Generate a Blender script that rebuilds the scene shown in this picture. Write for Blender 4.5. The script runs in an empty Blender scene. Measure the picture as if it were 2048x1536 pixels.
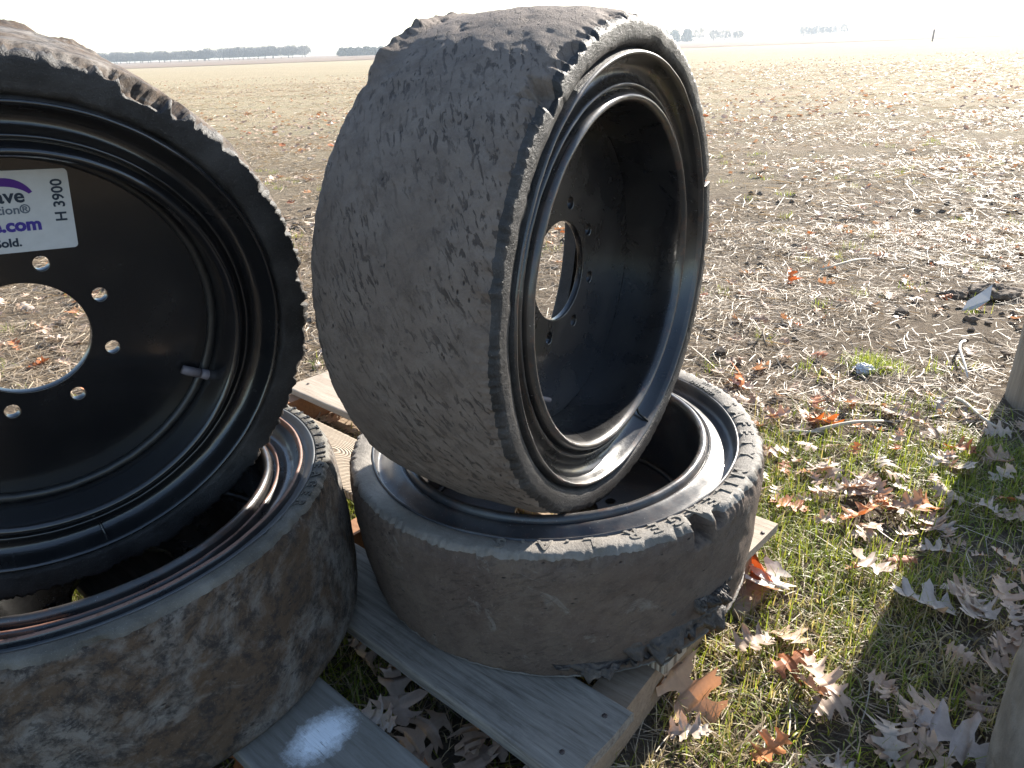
import bpy, math, random
import numpy as np
from mathutils import Vector, Matrix
random.seed(7); RNG = np.random.default_rng(11)
R = math.radians
SC = bpy.context.scene
COL = SC.collection

# ------------------------------------------------------------------ camera, sky, sun, exposure
CF, CH, CP, CR = 1495.07, .9921, .4206, -.0366
def _cam_axes():
    fw = np.array([0, math.cos(CP), -math.sin(CP)]); up = np.array([0, math.sin(CP), math.cos(CP)]); rt = np.array([1., 0, 0])
    c, s = math.cos(CR), math.sin(CR)
    return fw, c*rt + s*up, -s*rt + c*up
FW, RT, UP = _cam_axes()
cd = bpy.data.cameras.new("camera"); cam = bpy.data.objects.new("camera", cd); COL.objects.link(cam)
cam.matrix_world = Matrix(((RT[0], UP[0], -FW[0], 0), (RT[1], UP[1], -FW[1], 0), (RT[2], UP[2], -FW[2], CH), (0, 0, 0, 1)))
cd.sensor_width = 36; cd.lens = CF / 2048 * 36; cd.clip_start = .02; cd.clip_end = 6000
SC.camera = cam
SUN_AZ, SUN_EL = 41.0, 27.0          # azimuth clockwise from +Y
world = bpy.data.worlds.new("World"); SC.world = world; world.use_nodes = True
wn = world.node_tree.nodes; wl = world.node_tree.links
sky = wn.new("ShaderNodeTexSky"); sky.sky_type = 'NISHITA'; sky.sun_disc = False
sky.sun_elevation = R(SUN_EL); sky.sun_rotation = R(SUN_AZ); sky.air_density = 1.0; sky.dust_density = .5; sky.ozone_density = 1.0
wl.new(sky.outputs[0], wn["Background"].inputs[0]); wn["Background"].inputs[1].default_value = .088
sd = bpy.data.lights.new("sun", 'SUN'); sd.energy = 5.0; sd.angle = R(.5); sd.color = (1, .93, .83)
sun = bpy.data.objects.new("sun", sd); COL.objects.link(sun)
SD = Vector((math.cos(R(SUN_EL))*math.sin(R(SUN_AZ)), math.cos(R(SUN_EL))*math.cos(R(SUN_AZ)), math.sin(R(SUN_EL))))
sun.rotation_euler = SD.to_track_quat('Z', 'Y').to_euler(); sun.location = (6, 6, 5)
SC.view_settings.view_transform = 'Standard'; SC.view_settings.look = 'None'
SC.view_settings.gamma = 1; SC.view_settings.use_curve_mapping = False; SC.view_settings.exposure = 1.75
SC.cycles.max_bounces = 5; SC.cycles.diffuse_bounces = 2; SC.cycles.glossy_bounces = 3; SC.cycles.volume_bounces = 0

# ------------------------------------------------------------------ helpers
def link(o, parent=None):
    COL.objects.link(o)
    if parent is not None: o.parent = parent
    return o
def tag(o, label=None, cat=None, group=None, kind=None):
    if label: o['label'] = label
    if cat: o['category'] = cat
    if group: o['group'] = group
    if kind: o['kind'] = kind
    return o
def empty(name, loc=(0, 0, 0), rz=0):
    o = bpy.data.objects.new(name, None); o.empty_display_size = .1; o.location = loc; o.rotation_euler = (0, 0, rz)
    return link(o)
def mesh_np(name, V, F, mats, parent=None, mi=None, smooth=True, colors=None):
    """V (n,3), F (m,k) with k 3 or 4"""
    V = np.asarray(V, np.float32); F = np.asarray(F, np.int32)
    me = bpy.data.meshes.new(name); k = F.shape[1]
    me.vertices.add(len(V)); me.vertices.foreach_set('co', V.ravel())
    me.loops.add(F.size); me.loops.foreach_set('vertex_index', F.ravel())
    me.polygons.add(len(F)); me.polygons.foreach_set('loop_start', np.arange(0, F.size, k, dtype=np.int32))
    try: me.polygons.foreach_set('loop_total', np.full(len(F), k, np.int32))
    except Exception: pass
    me.polygons.foreach_set('use_smooth', np.full(len(F), smooth))
    if not isinstance(mats, (list, tuple)): mats = [mats]
    for m in mats: me.materials.append(m)
    if mi is not None: me.polygons.foreach_set('material_index', np.asarray(mi, np.int32))
    if colors is not None:
        a = me.color_attributes.new('tint', 'FLOAT_COLOR', 'POINT')
        c = np.ones((len(V), 4), np.float32); c[:, :3] = colors
        a.data.foreach_set('color', c.ravel())
    me.update(calc_edges=True); me.validate()
    return link(bpy.data.objects.new(name, me), parent)
def _hash(ix, iy, iz, seed):
    h = (ix.astype(np.int64)*374761393 + iy.astype(np.int64)*668265263 + iz.astype(np.int64)*2147483647 + seed*974711) & 0xffffffff
    h = ((h ^ (h >> 13))*1274126177) & 0xffffffff
    h = (h ^ (h >> 16)) & 0xffffff
    return h/float(0xffffff)
def vnoise(P, seed=0):
    P = np.asarray(P, float); I = np.floor(P).astype(np.int64); f = P - I; f = f*f*(3 - 2*f)
    r = 0
    for dx in (0, 1):
        for dy in (0, 1):
            for dz in (0, 1):
                w = (f[..., 0] if dx else 1 - f[..., 0])*(f[..., 1] if dy else 1 - f[..., 1])*(f[..., 2] if dz else 1 - f[..., 2])
                r = r + w*_hash(I[..., 0] + dx, I[..., 1] + dy, I[..., 2] + dz, seed)
    return r*2 - 1
def fbm(P, oct=4, seed=0, gain=.5):
    a, s, r = 1., 1., 0; P = np.asarray(P, float); t = 0
    for i in range(oct):
        r = r + a*vnoise(P*s + 17.3*i, seed + i); t += a; a *= gain; s *= 2.03
    return r/t

# ------------------------------------------------------------------ materials
def mat(name):
    m = bpy.data.materials.new(name); m.use_nodes = True
    return m, m.node_tree.nodes, m.node_tree.links, m.node_tree.nodes['Principled BSDF']
def N(ns, t, **k):
    n = ns.new(t)
    for a, v in k.items():
        if a.startswith('i_'):
            key = a[2:]; n.inputs[int(key) if key.isdigit() else key.replace('_', ' ')].default_value = v
        else: setattr(n, a, v)
    return n
def ramp(ns, stops, interp='LINEAR'):
    n = ns.new('ShaderNodeValToRGB'); cr = n.color_ramp; cr.interpolation = interp
    while len(cr.elements) < len(stops): cr.elements.new(.5)
    for e, (p, c) in zip(cr.elements, stops):
        e.position = p; e.color = (c, c, c, 1) if isinstance(c, (int, float)) else (*c, 1)
    return n
def coords(ns, ls, kind='Object', scale=(1, 1, 1), rot=(0, 0, 0)):
    t = ns.new('ShaderNodeTexCoord'); mp = ns.new('ShaderNodeMapping')
    mp.inputs['Scale'].default_value = scale; mp.inputs['Rotation'].default_value = rot
    ls.new(t.outputs[kind], mp.inputs[0]); return mp.outputs[0]
def noise(ns, ls, vec, scale, detail=6, rough=.6, dist=0):
    n = ns.new('ShaderNodeTexNoise'); n.inputs['Scale'].default_value = scale; n.inputs['Detail'].default_value = detail
    n.inputs['Roughness'].default_value = rough; n.inputs['Distortion'].default_value = dist
    ls.new(vec, n.inputs['Vector']); return n.outputs['Fac']
def mixc(ns, ls, fac, a, b, mode='MIX'):
    n = ns.new('ShaderNodeMix'); n.data_type = 'RGBA'; n.blend_type = mode
    for sock, v in ((n.inputs[0], fac), (n.inputs[6], a), (n.inputs[7], b)):
        if isinstance(v, (int, float)): sock.default_value = v
        elif isinstance(v, tuple): sock.default_value = (*v, 1)
        else: ls.new(v, sock)
    return n.outputs[2]
def bump(ns, ls, bsdf, h, strength=.5, dist=.002, prev=None):
    b = ns.new('ShaderNodeBump'); b.inputs['Strength'].default_value = strength; b.inputs['Distance'].default_value = dist
    ls.new(h, b.inputs['Height'])
    if prev is not None: ls.new(prev, b.inputs['Normal'])
    ls.new(b.outputs[0], bsdf.inputs['Normal']); return b.outputs[0]

def make_tread_mat(name, dust, dark, brown, cover=.5, patch=0., streak=.8, mott=.35, soft=.12):
    m, ns, ls, b = mat(name)
    v = coords(ns, ls); vd = coords(ns, ls, scale=(1, 1, 1))
    n1 = noise(ns, ls, v, 7, 12, .74, .6); n2 = noise(ns, ls, v, 34, 12, .78, .3); n3 = noise(ns, ls, v, 260, 6, .8)
    f = ramp(ns, [(cover - .07 - soft, 0), (cover + .07 + soft, 1)]); ls.new(n1, f.inputs[0])
    c = mixc(ns, ls, f.outputs[0], dust, brown)
    f2 = ramp(ns, [(.47, 0), (.60, mott)]); ls.new(n2, f2.inputs[0])
    c = mixc(ns, ls, f2.outputs[0], c, dark)
    f3 = ramp(ns, [(.57, 0), (.66, .5)]); ls.new(n3, f3.inputs[0])
    c = mixc(ns, ls, f3.outputs[0], c, (.21, .18, .15))
    if patch:
        n4 = noise(ns, ls, v, 9, 9, .72, 1.2)
        f4 = ramp(ns, [(.60, 0), (.66, patch)]); ls.new(n4, f4.inputs[0])
        c = mixc(ns, ls, f4.outputs[0], c, (.19, .17, .15))
    tc = ns.new('ShaderNodeTexCoord'); sp = ns.new('ShaderNodeSeparateXYZ'); ls.new(tc.outputs['Object'], sp.inputs[0])
    def mth(op, a_, b_=None):
        q = ns.new('ShaderNodeMath'); q.operation = op
        for k_, v_ in enumerate((a_, b_)):
            if v_ is None: continue
            if isinstance(v_, (int, float)): q.inputs[k_].default_value = v_
            else: ls.new(v_, q.inputs[k_])
        return q.outputs[0]
    arc = mth('MULTIPLY', mth('ARCTAN2', sp.outputs[1], sp.outputs[0]), .37)
    cu_ = mth('MULTIPLY', mth('ADD', arc, mth('MULTIPLY', sp.outputs[2], .9)), 34); cw_ = mth('MULTIPLY', mth('SUBTRACT', mth('MULTIPLY', arc, .6), sp.outputs[2]), 120)
    cb = ns.new('ShaderNodeCombineXYZ'); ls.new(cu_, cb.inputs[0]); ls.new(cw_, cb.inputs[1])
    stn = noise(ns, ls, cb.outputs[0], 1., 5, .62, .5)
    fs = ramp(ns, [(.55, 0), (.60, 1)]); ls.new(stn, fs.inputs[0]); gs = ramp(ns, [(.40, .15), (.58, 1)]); ls.new(noise(ns, ls, v, 9, 3), gs.inputs[0])
    sm = mth('MULTIPLY', fs.outputs[0], mth('MULTIPLY', gs.outputs[0], streak))
    c = mixc(ns, ls, sm, c, tuple(x*.75 for x in dark))  # shade of the diagonal gouges painted in as dark streaks
    # pits darkened in the base colour, standing in for shade inside the hollows
    vo = ns.new('ShaderNodeTexVoronoi'); vo.inputs['Scale'].default_value = 46; vo.inputs['Randomness'].default_value = 1
    vp = coords(ns, ls, scale=(1, 1, 2.1), rot=(.4, .5, .3)); ls.new(vp, vo.inputs['Vector'])
    fp = ramp(ns, [(.06, 1), (.17, 0)]); ls.new(vo.outputs['Distance'], fp.inputs[0])
    gate = ramp(ns, [(.48, 0), (.56, 1)]); ls.new(noise(ns, ls, v, 21, 3), gate.inputs[0])
    mm = ns.new('ShaderNodeMath'); mm.operation = 'MULTIPLY'; ls.new(fp.outputs[0], mm.inputs[0]); ls.new(gate.outputs[0], mm.inputs[1])
    c = mixc(ns, ls, mm.outputs[0], c, (.028, .022, .019))
    ls.new(c, b.inputs['Base Color'])
    b.inputs['Roughness'].default_value = .78; b.inputs['Specular IOR Level'].default_value = .35
    p = bump(ns, ls, b, n1, .4, .004); p = bump(ns, ls, b, n2, .5, .0035, p); p = bump(ns, ls, b, n3, .8, .002, p)
    inv = ns.new('ShaderNodeMath'); inv.operation = 'SUBTRACT'; inv.inputs[0].default_value = 1; ls.new(mm.outputs[0], inv.inputs[1])
    p = bump(ns, ls, b, inv.outputs[0], .8, .002, p)
    bump(ns, ls, b, mth('SUBTRACT', 1., sm), .7, .003, p)
    return m
M = {}
M['treadB'] = make_tread_mat('worn_tread_rubber_grey', (.220, .178, .148), (.065, .049, .040), (.140, .105, .082), .5)
M['treadC'] = make_tread_mat('worn_tread_rubber_dusty', (.150, .115, .088), (.046, .034, .029), (.088, .060, .048), .5, .8, .3)
M['treadD'] = make_tread_mat('worn_tread_rubber_muddy', (.175, .160, .145), (.022, .019, .019), (.085, .055, .034), .48, .8, .5, .9, .0)

def make_sidewall(name, base, gritamt, rough=.55):
    m, ns, ls, b = mat(name)
    v = coords(ns, ls)
    n1 = noise(ns, ls, v, 14, 6); n2 = noise(ns, ls, v, 420, 3, .8)
    f = ramp(ns, [(.4, 0), (.7, 1)]); ls.new(n1, f.inputs[0])
    c = mixc(ns, ls, f.outputs[0], base, tuple(min(1, x*1.8 + .02) for x in base))
    g = ramp(ns, [(.60, 0), (.70, gritamt)]); ls.new(n2, g.inputs[0])
    c = mixc(ns, ls, g.outputs[0], c, (.30, .28, .25))
    ls.new(c, b.inputs['Base Color'])
    b.inputs['Roughness'].default_value = rough; b.inputs['Specular IOR Level'].default_value = .35
    p = bump(ns, ls, b, n2, .8, .0018); n4 = noise(ns, ls, v, 90, 5, .7); bump(ns, ls, b, n4, .6, .003, p)
    return m
M['side_black'] = make_sidewall('black_sidewall_rubber', (.022, .020, .019), .3, .5)
M['side_grey'] = make_sidewall('grey_sidewall_rubber', (.145, .130, .112), .35, .6)
M['side_D'] = make_sidewall('sunbleached_sidewall_rubber', (.085, .078, .065), .5, .6)
def make_torn():
    m, ns, ls, b = mat('torn_rubber')
    v = coords(ns, ls); n1 = noise(ns, ls, v, 60, 8, .7)
    r = ramp(ns, [(.35, (.025, .021, .019)), (.6, (.085, .066, .052)), (.8, (.24, .19, .15))]); ls.new(n1, r.inputs[0]); ls.new(r.outputs[0], b.inputs['Base Color'])
    b.inputs['Roughness'].default_value = .5; bump(ns, ls, b, n1, .9, .006); return m
M['torn'] = make_torn()
def make_paint(name, base=(.010, .010, .011), rough=.2, wear=.25, rust=.0, dustf=.12):
    m, ns, ls, b = mat(name)
    v = coords(ns, ls); n1 = noise(ns, ls, v, 9, 8, .65, .5); n2 = noise(ns, ls, v, 300, 3, .75); n3 = noise(ns, ls, v, 40, 6, .7)
    d = ramp(ns, [(.45, 0), (.75, dustf)]); ls.new(n1, d.inputs[0])
    c = mixc(ns, ls, d.outputs[0], base, (.16, .14, .12))
    w = ramp(ns, [(.66, 0), (.72, wear)]); ls.new(n2, w.inputs[0]); c = mixc(ns, ls, w.outputs[0], c, (.33, .31, .28))
    if rust:
        q = ramp(ns, [(.52, 0), (.60, rust)]); ls.new(n3, q.inputs[0]); c = mixc(ns, ls, q.outputs[0], c, (.13, .055, .03))
    ls.new(c, b.inputs['Base Color'])
    rr = ramp(ns, [(.3, rough), (.8, min(1, rough*2.1))]); ls.new(n1, rr.inputs[0]); ls.new(rr.outputs[0], b.inputs['Roughness'])
    b.inputs['Specular IOR Level'].default_value = .6; b.inputs['Coat Weight'].default_value = .45 if rough < .25 else .15; b.inputs['Coat Roughness'].default_value = .09
    p = bump(ns, ls, b, n2, .3, .0006); bump(ns, ls, b, n3, .22, .0012, p)
    return m
M['paint'] = make_paint('black_painted_steel')
M['paintA'] = make_paint('black_painted_steel_clean', rough=.16, wear=.05, dustf=.03)
M['paintC'] = make_paint('black_painted_steel_worn', (.03, .03, .032), .27, .8, .15, .5)
M['weld'] = make_paint('black_painted_weld', (.011, .011, .011), .3, .25, 0, .08)
M['lip'] = make_paint('worn_lip_steel', (.03, .028, .027), .24, .9, .3, .35)
M['rustlip'] = make_paint('rusty_lip_steel', (.20, .10, .07), .5, .5, .8, .5)
M['greyring'] = make_paint('grey_primer_steel', (.085, .09, .095), .42, .3, .0, .3)
def flat(name, col, rough=.5, metal=0, trans=0):
    m, ns, ls, b = mat(name); b.inputs['Base Color'].default_value = (*col, 1); b.inputs['Roughness'].default_value = rough
    b.inputs['Metallic'].default_value = metal; return m
M['rubber_cap'] = flat('grey_rubber_cap', (.16, .14, .15), .5)
M['nail'] = flat('rusty_nail', (.05, .035, .03), .6)
def card_mat():
    m, ns, ls, b = mat('white_card'); v = coords(ns, ls); n = noise(ns, ls, v, 60, 4)
    r = ramp(ns, [(.3, (.52, .53, .53)), (.7, (.58, .59, .59))]); ls.new(n, r.inputs[0]); ls.new(r.outputs[0], b.inputs['Base Color'])
    b.inputs['Roughness'].default_value = .4; return m
M['card'] = card_mat()
M['ink_purple'] = flat('purple_ink', (.07, .012, .22), .4)
M['ink_blue'] = flat('blue_purple_ink', (.045, .03, .26), .4)
M['ink_navy'] = flat('navy_ink', (.012, .03, .055), .4)
M['ink_grey'] = flat('grey_ink', (.10, .13, .17), .4)

def wood(name, light, darkc, seed=0., knot=None, paint=None):
    m, ns, ls, b = mat(name)
    v = coords(ns, ls, scale=(1.6, 22, 22)); vb = coords(ns, ls)
    ad = ns.new('ShaderNodeVectorMath'); ad.operation = 'ADD'; ad.inputs[1].default_value = (seed, seed*3, seed*2); ls.new(v, ad.inputs[0])
    g = noise(ns, ls, ad.outputs[0], 5, 9, .7, .6); g2 = noise(ns, ls, ad.outputs[0], 22, 5, .7)
    r = ramp(ns, [(.3, darkc), (.48, tuple((a + c)/2 for a, c in zip(light, darkc))), (.7, light)]); ls.new(g, r.inputs[0])
    c = r.outputs[0]; hgt = g
    if knot:
        kx, ky = knot
        sub = ns.new('ShaderNodeVectorMath'); sub.operation = 'SUBTRACT'; sub.inputs[1].default_value = (kx, ky, 0); ls.new(vb, sub.inputs[0])
        sc = ns.new('ShaderNodeVectorMath'); sc.operation = 'MULTIPLY'; sc.inputs[1].default_value = (.62, 1.25, .2); ls.new(sub.outputs[0], sc.inputs[0])
        w = ns.new('ShaderNodeTexWave'); w.wave_type = 'RINGS'; w.rings_direction = 'SPHERICAL'
        w.inputs['Scale'].default_value = 58; w.inputs['Distortion'].default_value = 3; w.inputs['Detail'].default_value = 2; w.inputs['Detail Scale'].default_value = .6
        ls.new(sc.outputs[0], w.inputs['Vector'])
        k = ramp(ns, [(.15, 1), (.5, 0)]); ls.new(w.outputs['Fac'], k.inputs[0])
        c = mixc(ns, ls, k.outputs[0], c, (.17, .125, .085)); hgt = w.outputs['Fac']
    st = ramp(ns, [(.55, 0), (.78, .55)]); ls.new(noise(ns, ls, vb, 13, 6, .7), st.inputs[0])
    c = mixc(ns, ls, st.outputs[0], c, tuple(x*.55 for x in darkc))
    if paint:
        px, py = paint
        sub = ns.new('ShaderNodeVectorMath'); sub.operation = 'SUBTRACT'; sub.inputs[1].default_value = (px, py, 0); ls.new(vb, sub.inputs[0])
        mp = ns.new('ShaderNodeMapping'); mp.inputs['Rotation'].default_value = (0, 0, R(-4)); mp.inputs['Scale'].default_value = (1/.040, 1/.062, 0)
        mp.vector_type = 'POINT'; ls.new(sub.outputs[0], mp.inputs[0])
        ln = ns.new('ShaderNodeVectorMath'); ln.operation = 'LENGTH'; ls.new(mp.outputs[0], ln.inputs[0])
        a = ns.new('ShaderNodeMath'); a.operation = 'MULTIPLY_ADD'; a.inputs[1].default_value = .9; ls.new(noise(ns, ls, vb, 95, 6, .8), a.inputs[0]); ls.new(ln.outputs[1], a.inputs[2])
        k = ramp(ns, [(.0, 1), (.36, 1), (.9, 0)]);
        s = ns.new('ShaderNodeMath'); s.operation = 'MULTIPLY_ADD'; s.inputs[1].default_value = .9; s.inputs[2].default_value = -.42; ls.new(a.outputs[0], s.inputs[0]); ls.new(s.outputs[0], k.inputs[0])
        cr = ramp(ns, [(.36, .25), (.42, 1)]); ls.new(g2, cr.inputs[0])
        mu = ns.new('ShaderNodeMath'); mu.operation = 'MULTIPLY'; ls.new(k.outputs[0], mu.inputs[0]); ls.new(cr.outputs[0], mu.inputs[1])
        c = mixc(ns, ls, mu.outputs[0], c, (.84, .87, .90))
    ls.new(c, b.inputs['Base Color']); b.inputs['Roughness'].default_value = .8; b.inputs['Specular IOR Level'].default_value = .25
    p = bump(ns, ls, b, hgt, .6, .0022); bump(ns, ls, b, g2, .5, .001, p)
    return m
WG, WD = (.33, .295, .25), (.11, .092, .075)
M['woodA'] = wood('weathered_board', WG, WD, 1.)
M['woodW'] = wood('weathered_board_sprayed', (.24, .225, .20), (.13, .118, .10), 5., paint=(-.738, .378))
M['woodK'] = wood('knotty_board', (.46, .39, .30), (.33, .26, .19), 2., knot=(-1.425, .90))
M['woodR'] = wood('pale_board', (.42, .36, .29), (.26, .20, .15), 8.)
M['woodS'] = wood('reddish_stringer', (.36, .19, .10), (.22, .11, .06), 4.)
M['woodS2'] = wood('tan_stringer', (.34, .26, .19), (.2, .14, .09), 6.)
def pole_mat():
    m, ns, ls, b = mat('weathered_pole'); v = coords(ns, ls, scale=(30, 30, 2)); vb = coords(ns, ls)
    g = noise(ns, ls, v, 2, 8, .7, .5); r = ramp(ns, [(.3, (.16, .13, .10)), (.7, (.30, .26, .21))]); ls.new(g, r.inputs[0]); ls.new(r.outputs[0], b.inputs['Base Color'])
    b.inputs['Roughness'].default_value = .85; bump(ns, ls, b, g, .6, .004); return m
M['pole'] = pole_mat()

# ------------------------------------------------------------------ terrain
GZ = -.012
def lawn_mask(x, y):
    n = fbm(np.stack([x*1.1, y*1.1, x*0], -1), 3, 5)
    d = 1.75 + .42*n - y + .12*np.maximum(x - .9, 0)
    m = np.clip(d/.35 + .5, 0, 1)
    m2 = np.clip((fbm(np.stack([x*.9 + 9, y*.9, x*0], -1), 3, 8) - .38)/.12, 0, 1)*np.clip((9 - y)/3, 0, 1)
    return np.maximum(m, .55*m2)
def ground_h(x, y):
    x = np.asarray(x, float); y = np.asarray(y, float)
    P = np.stack([x, y, x*0], -1); d = np.sqrt(x*x + y*y)
    near = np.clip((14 - d)/8, 0, 1); soil = 1 - lawn_mask(x, y)
    h = .02*fbm(P*.35, 2, 1)*np.clip(d/3, 0, 1) + .012*fbm(P*2.1, 2, 2)*near
    c = fbm(P*11, 3, 3)
    h = h + near*(soil*(.016*np.maximum(c, -.1) + .006*fbm(P*31, 2, 4)) + .004*c*(1 - soil))
    # wheel ruts running across the far field
    for yy, w, a in ((7.2, .35, .03), (9.5, .3, .02), (4.6, .2, .012)):
        q = y - yy + .07*x + .25*fbm(np.stack([x*.3, x*0 + yy, x*0], -1), 2, 9)
        h = h - a*np.exp(-(q/w)**2)
    under = np.exp(-(((x + .3)/1.2)**4 + ((y - 1.1)/1.1)**4))
    h = h*(1 - .8*under)
    return GZ + h
def soil_mat():
    m, ns, ls, b = mat('field_soil')
    geo = ns.new('ShaderNodeNewGeometry'); P = geo.outputs['Position']
    n1 = noise(ns, ls, P, 1.6, 6, .6); n2 = noise(ns, ls, P, 22, 8, .75); n3 = noise(ns, ls, P, .09, 4, .6)
    mp = ns.new('ShaderNodeMapping'); mp.inputs['Scale'].default_value = (.12, 1.2, 1); mp.inputs['Rotation'].default_value = (0, 0, R(4)); ls.new(P, mp.inputs[0])
    n4a = noise(ns, ls, mp.outputs[0], .9, 5, .6)
    mp2 = ns.new('ShaderNodeMapping'); mp2.inputs['Scale'].default_value = (.05, 1.6, 1); mp2.inputs['Rotation'].default_value = (0, 0, R(4)); ls.new(P, mp2.inputs[0])
    n4b = noise(ns, ls, mp2.outputs[0], 1.0, 6, .8)
    av = ns.new('ShaderNodeMath'); av.operation = 'MULTIPLY_ADD'; av.inputs[1].default_value = .5
    hv = ns.new('ShaderNodeMath'); hv.operation = 'MULTIPLY'; hv.inputs[1].default_value = .5; ls.new(n4b, hv.inputs[0]); ls.new(n4a, av.inputs[0]); ls.new(hv.outputs[0], av.inputs[2]); n4 = av.outputs[0]
    near = mixc(ns, ls, n1, (.12, .092, .066), (.20, .158, .115))
    far = mixc(ns, ls, n3, (.30, .245, .165), (.36, .30, .20))
    g = ramp(ns, [(.45, 0), (.62, .6)]); ls.new(n4, g.inputs[0]); far = mixc(ns, ls, g.outputs[0], far, (.215, .20, .115))
    g2 = ramp(ns, [(.35, .5), (.5, 0)]); ls.new(n4, g2.inputs[0]); far = mixc(ns, ls, g2.outputs[0], far, (.36, .25, .17))
    sx = ns.new('ShaderNodeSeparateXYZ'); ls.new(P, sx.inputs[0])
    mr = ns.new('ShaderNodeMapRange'); mr.inputs[1].default_value = 4; mr.inputs[2].default_value = 15; ls.new(sx.outputs[1], mr.inputs[0])
    c = mixc(ns, ls, mr.outputs[0], near, far)
    # pale straw flecks in the surface
    f = ramp(ns, [(.56, 0), (.66, .75)]); ls.new(n2, f.inputs[0]); c = mixc(ns, ls, f.outputs[0], c, (.40, .34, .25))
    n5 = noise(ns, ls, P, 5.5, 8, .8); f5 = ramp(ns, [(.60, 0), (.67, .6)]); ls.new(n5, f5.inputs[0]); c = mixc(ns, ls, f5.outputs[0], c, (.5, .44, .36))
    ls.new(c, b.inputs['Base Color']); b.inputs['Roughness'].default_value = .95; b.inputs['Specular IOR Level'].default_value = .1
    p = bump(ns, ls, b, n2, .8, .02); bump(ns, ls, b, n5, .6, .05, p)
    return m
M['soil'] = soil_mat()
def axis_pts(n, near, far, k):
    u = np.linspace(-1, 1, n); return near*np.sinh(k*u)/np.sinh(k)*(far/near)
gx = axis_pts(430, 1, 1500, 8.6) + .3
gy = np.concatenate([[-600, -200, -60, -20, -8, -3, -1, 0], np.linspace(.25, 6, 300), 6 + 1500*(np.exp(np.linspace(0, 7, 160)[1:]) - 1)/(math.exp(7) - 1)])
X, Y = np.meshgrid(gx, gy); Z = ground_h(X, Y)
nx, ny = len(gx), len(gy)
idx = np.arange(nx*ny).reshape(ny, nx)
F = np.stack([idx[:-1, :-1], idx[:-1, 1:], idx[1:, 1:], idx[1:, :-1]], -1).reshape(-1, 4)
g = mesh_np('ground', np.stack([X, Y, Z], -1).reshape(-1, 3), F, M['soil']); tag(g, 'bare soil and dead thatch of the harvested field', kind='structure')
# ploughed field beyond the first one, rising gently
def brown_mat():
    m, ns, ls, b = mat('ploughed_field'); geo = ns.new('ShaderNodeNewGeometry'); n1 = noise(ns, ls, geo.outputs['Position'], .12, 6, .7)
    r = ramp(ns, [(.35, (.17, .125, .095)), (.65, (.24, .185, .14))]); ls.new(n1, r.inputs[0]); ls.new(r.outputs[0], b.inputs['Base Color']); b.inputs['Roughness'].default_value = .95
    b.inputs['Specular IOR Level'].default_value = .05; return m
M['brown'] = brown_mat()
fx = np.linspace(-1400, 1700, 90); fy = np.array([172, 176, 200, 240, 300, 380, 480, 620, 800, 1100])
X, Y = np.meshgrid(fx, fy); base = 172 + .05*np.abs(X)*0
Z = .05 + np.clip((Y - 180)/420, 0, 1)**1.2*(1.6 + 2.6*np.clip((X + 60)/260, 0, 1)) - .8*np.clip((Y - 700)/300, 0, 1)
Yw = Y + X*.06
idx = np.arange(X.size).reshape(X.shape); F = np.stack([idx[:-1, :-1], idx[:-1, 1:], idx[1:, 1:], idx[1:, :-1]], -1).reshape(-1, 4)
g = mesh_np('far_field', np.stack([X, Yw, Z], -1).reshape(-1, 3), F, M['brown']); tag(g, 'brown ploughed field along the horizon', kind='structure')
def far_h(x, y):
    y0 = y - x*.06
    return .05 + np.clip((y0 - 180)/420, 0, 1)**1.2*(1.6 + 2.6*np.clip((x + 60)/260, 0, 1))

# ------------------------------------------------------------------ wheels
RT_ = .37
PARTS = []
def wheel_matrix(C, n, spin=0.):
    n = Vector(n).normalized()
    if abs(n.z) > .8: a = Vector((1, 0, 0)); a = (a - n*a.dot(n)).normalized()
    else: a = -(n.cross(Vector((0, 0, 1)))).normalized()
    b = n.cross(a)
    m = Matrix(((a.x, b.x, n.x, C[0]), (a.y, b.y, n.y, C[1]), (a.z, b.z, n.z, C[2]), (0, 0, 0, 1)))
    return m
def revolve(name, prof, nth, mats, parent, mi=None, disp=None, closed=False):
    prof = np.array(prof, float); th = np.linspace(0, 2*math.pi, nth, endpoint=False)
    n = len(prof)
    r = np.repeat(prof[None, :, 0], nth, 0); z = np.repeat(prof[None, :, 1], nth, 0); T = np.repeat(th[:, None], n, 1)
    if disp is not None: r, z, T = disp(r, z, T)
    V = np.stack([r*np.cos(T), r*np.sin(T), z], -1).reshape(-1, 3)
    idx = np.arange(nth*n).reshape(nth, n); nxt = np.roll(idx, -1, 0)
    if closed:
        i2 = np.roll(idx, -1, 1); n2 = np.roll(nxt, -1, 1); F = np.stack([idx, nxt, n2, i2], -1).reshape(-1, 4)
        fi = None
    else:
        F = np.stack([idx[:, :-1], nxt[:, :-1], nxt[:, 1:], idx[:, 1:]], -1).reshape(-1, 4)
    F = F[:, ::-1]
    MI = None
    if mi is not None:
        MI = np.tile(np.asarray(mi, int), nth)
    return mesh_np(name, V, F, mats, parent, MI)
def refine(pts, step):
    out = []
    for i in range(len(pts) - 1):
        p, q = np.array(pts[i][:2]), np.array(pts[i+1][:2]); k = max(1, int(np.linalg.norm(q - p)/step))
        for j in range(k): out.append((*(p + (q - p)*j/k), pts[i][2]))
    out.append(pts[-1]); return out
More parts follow.
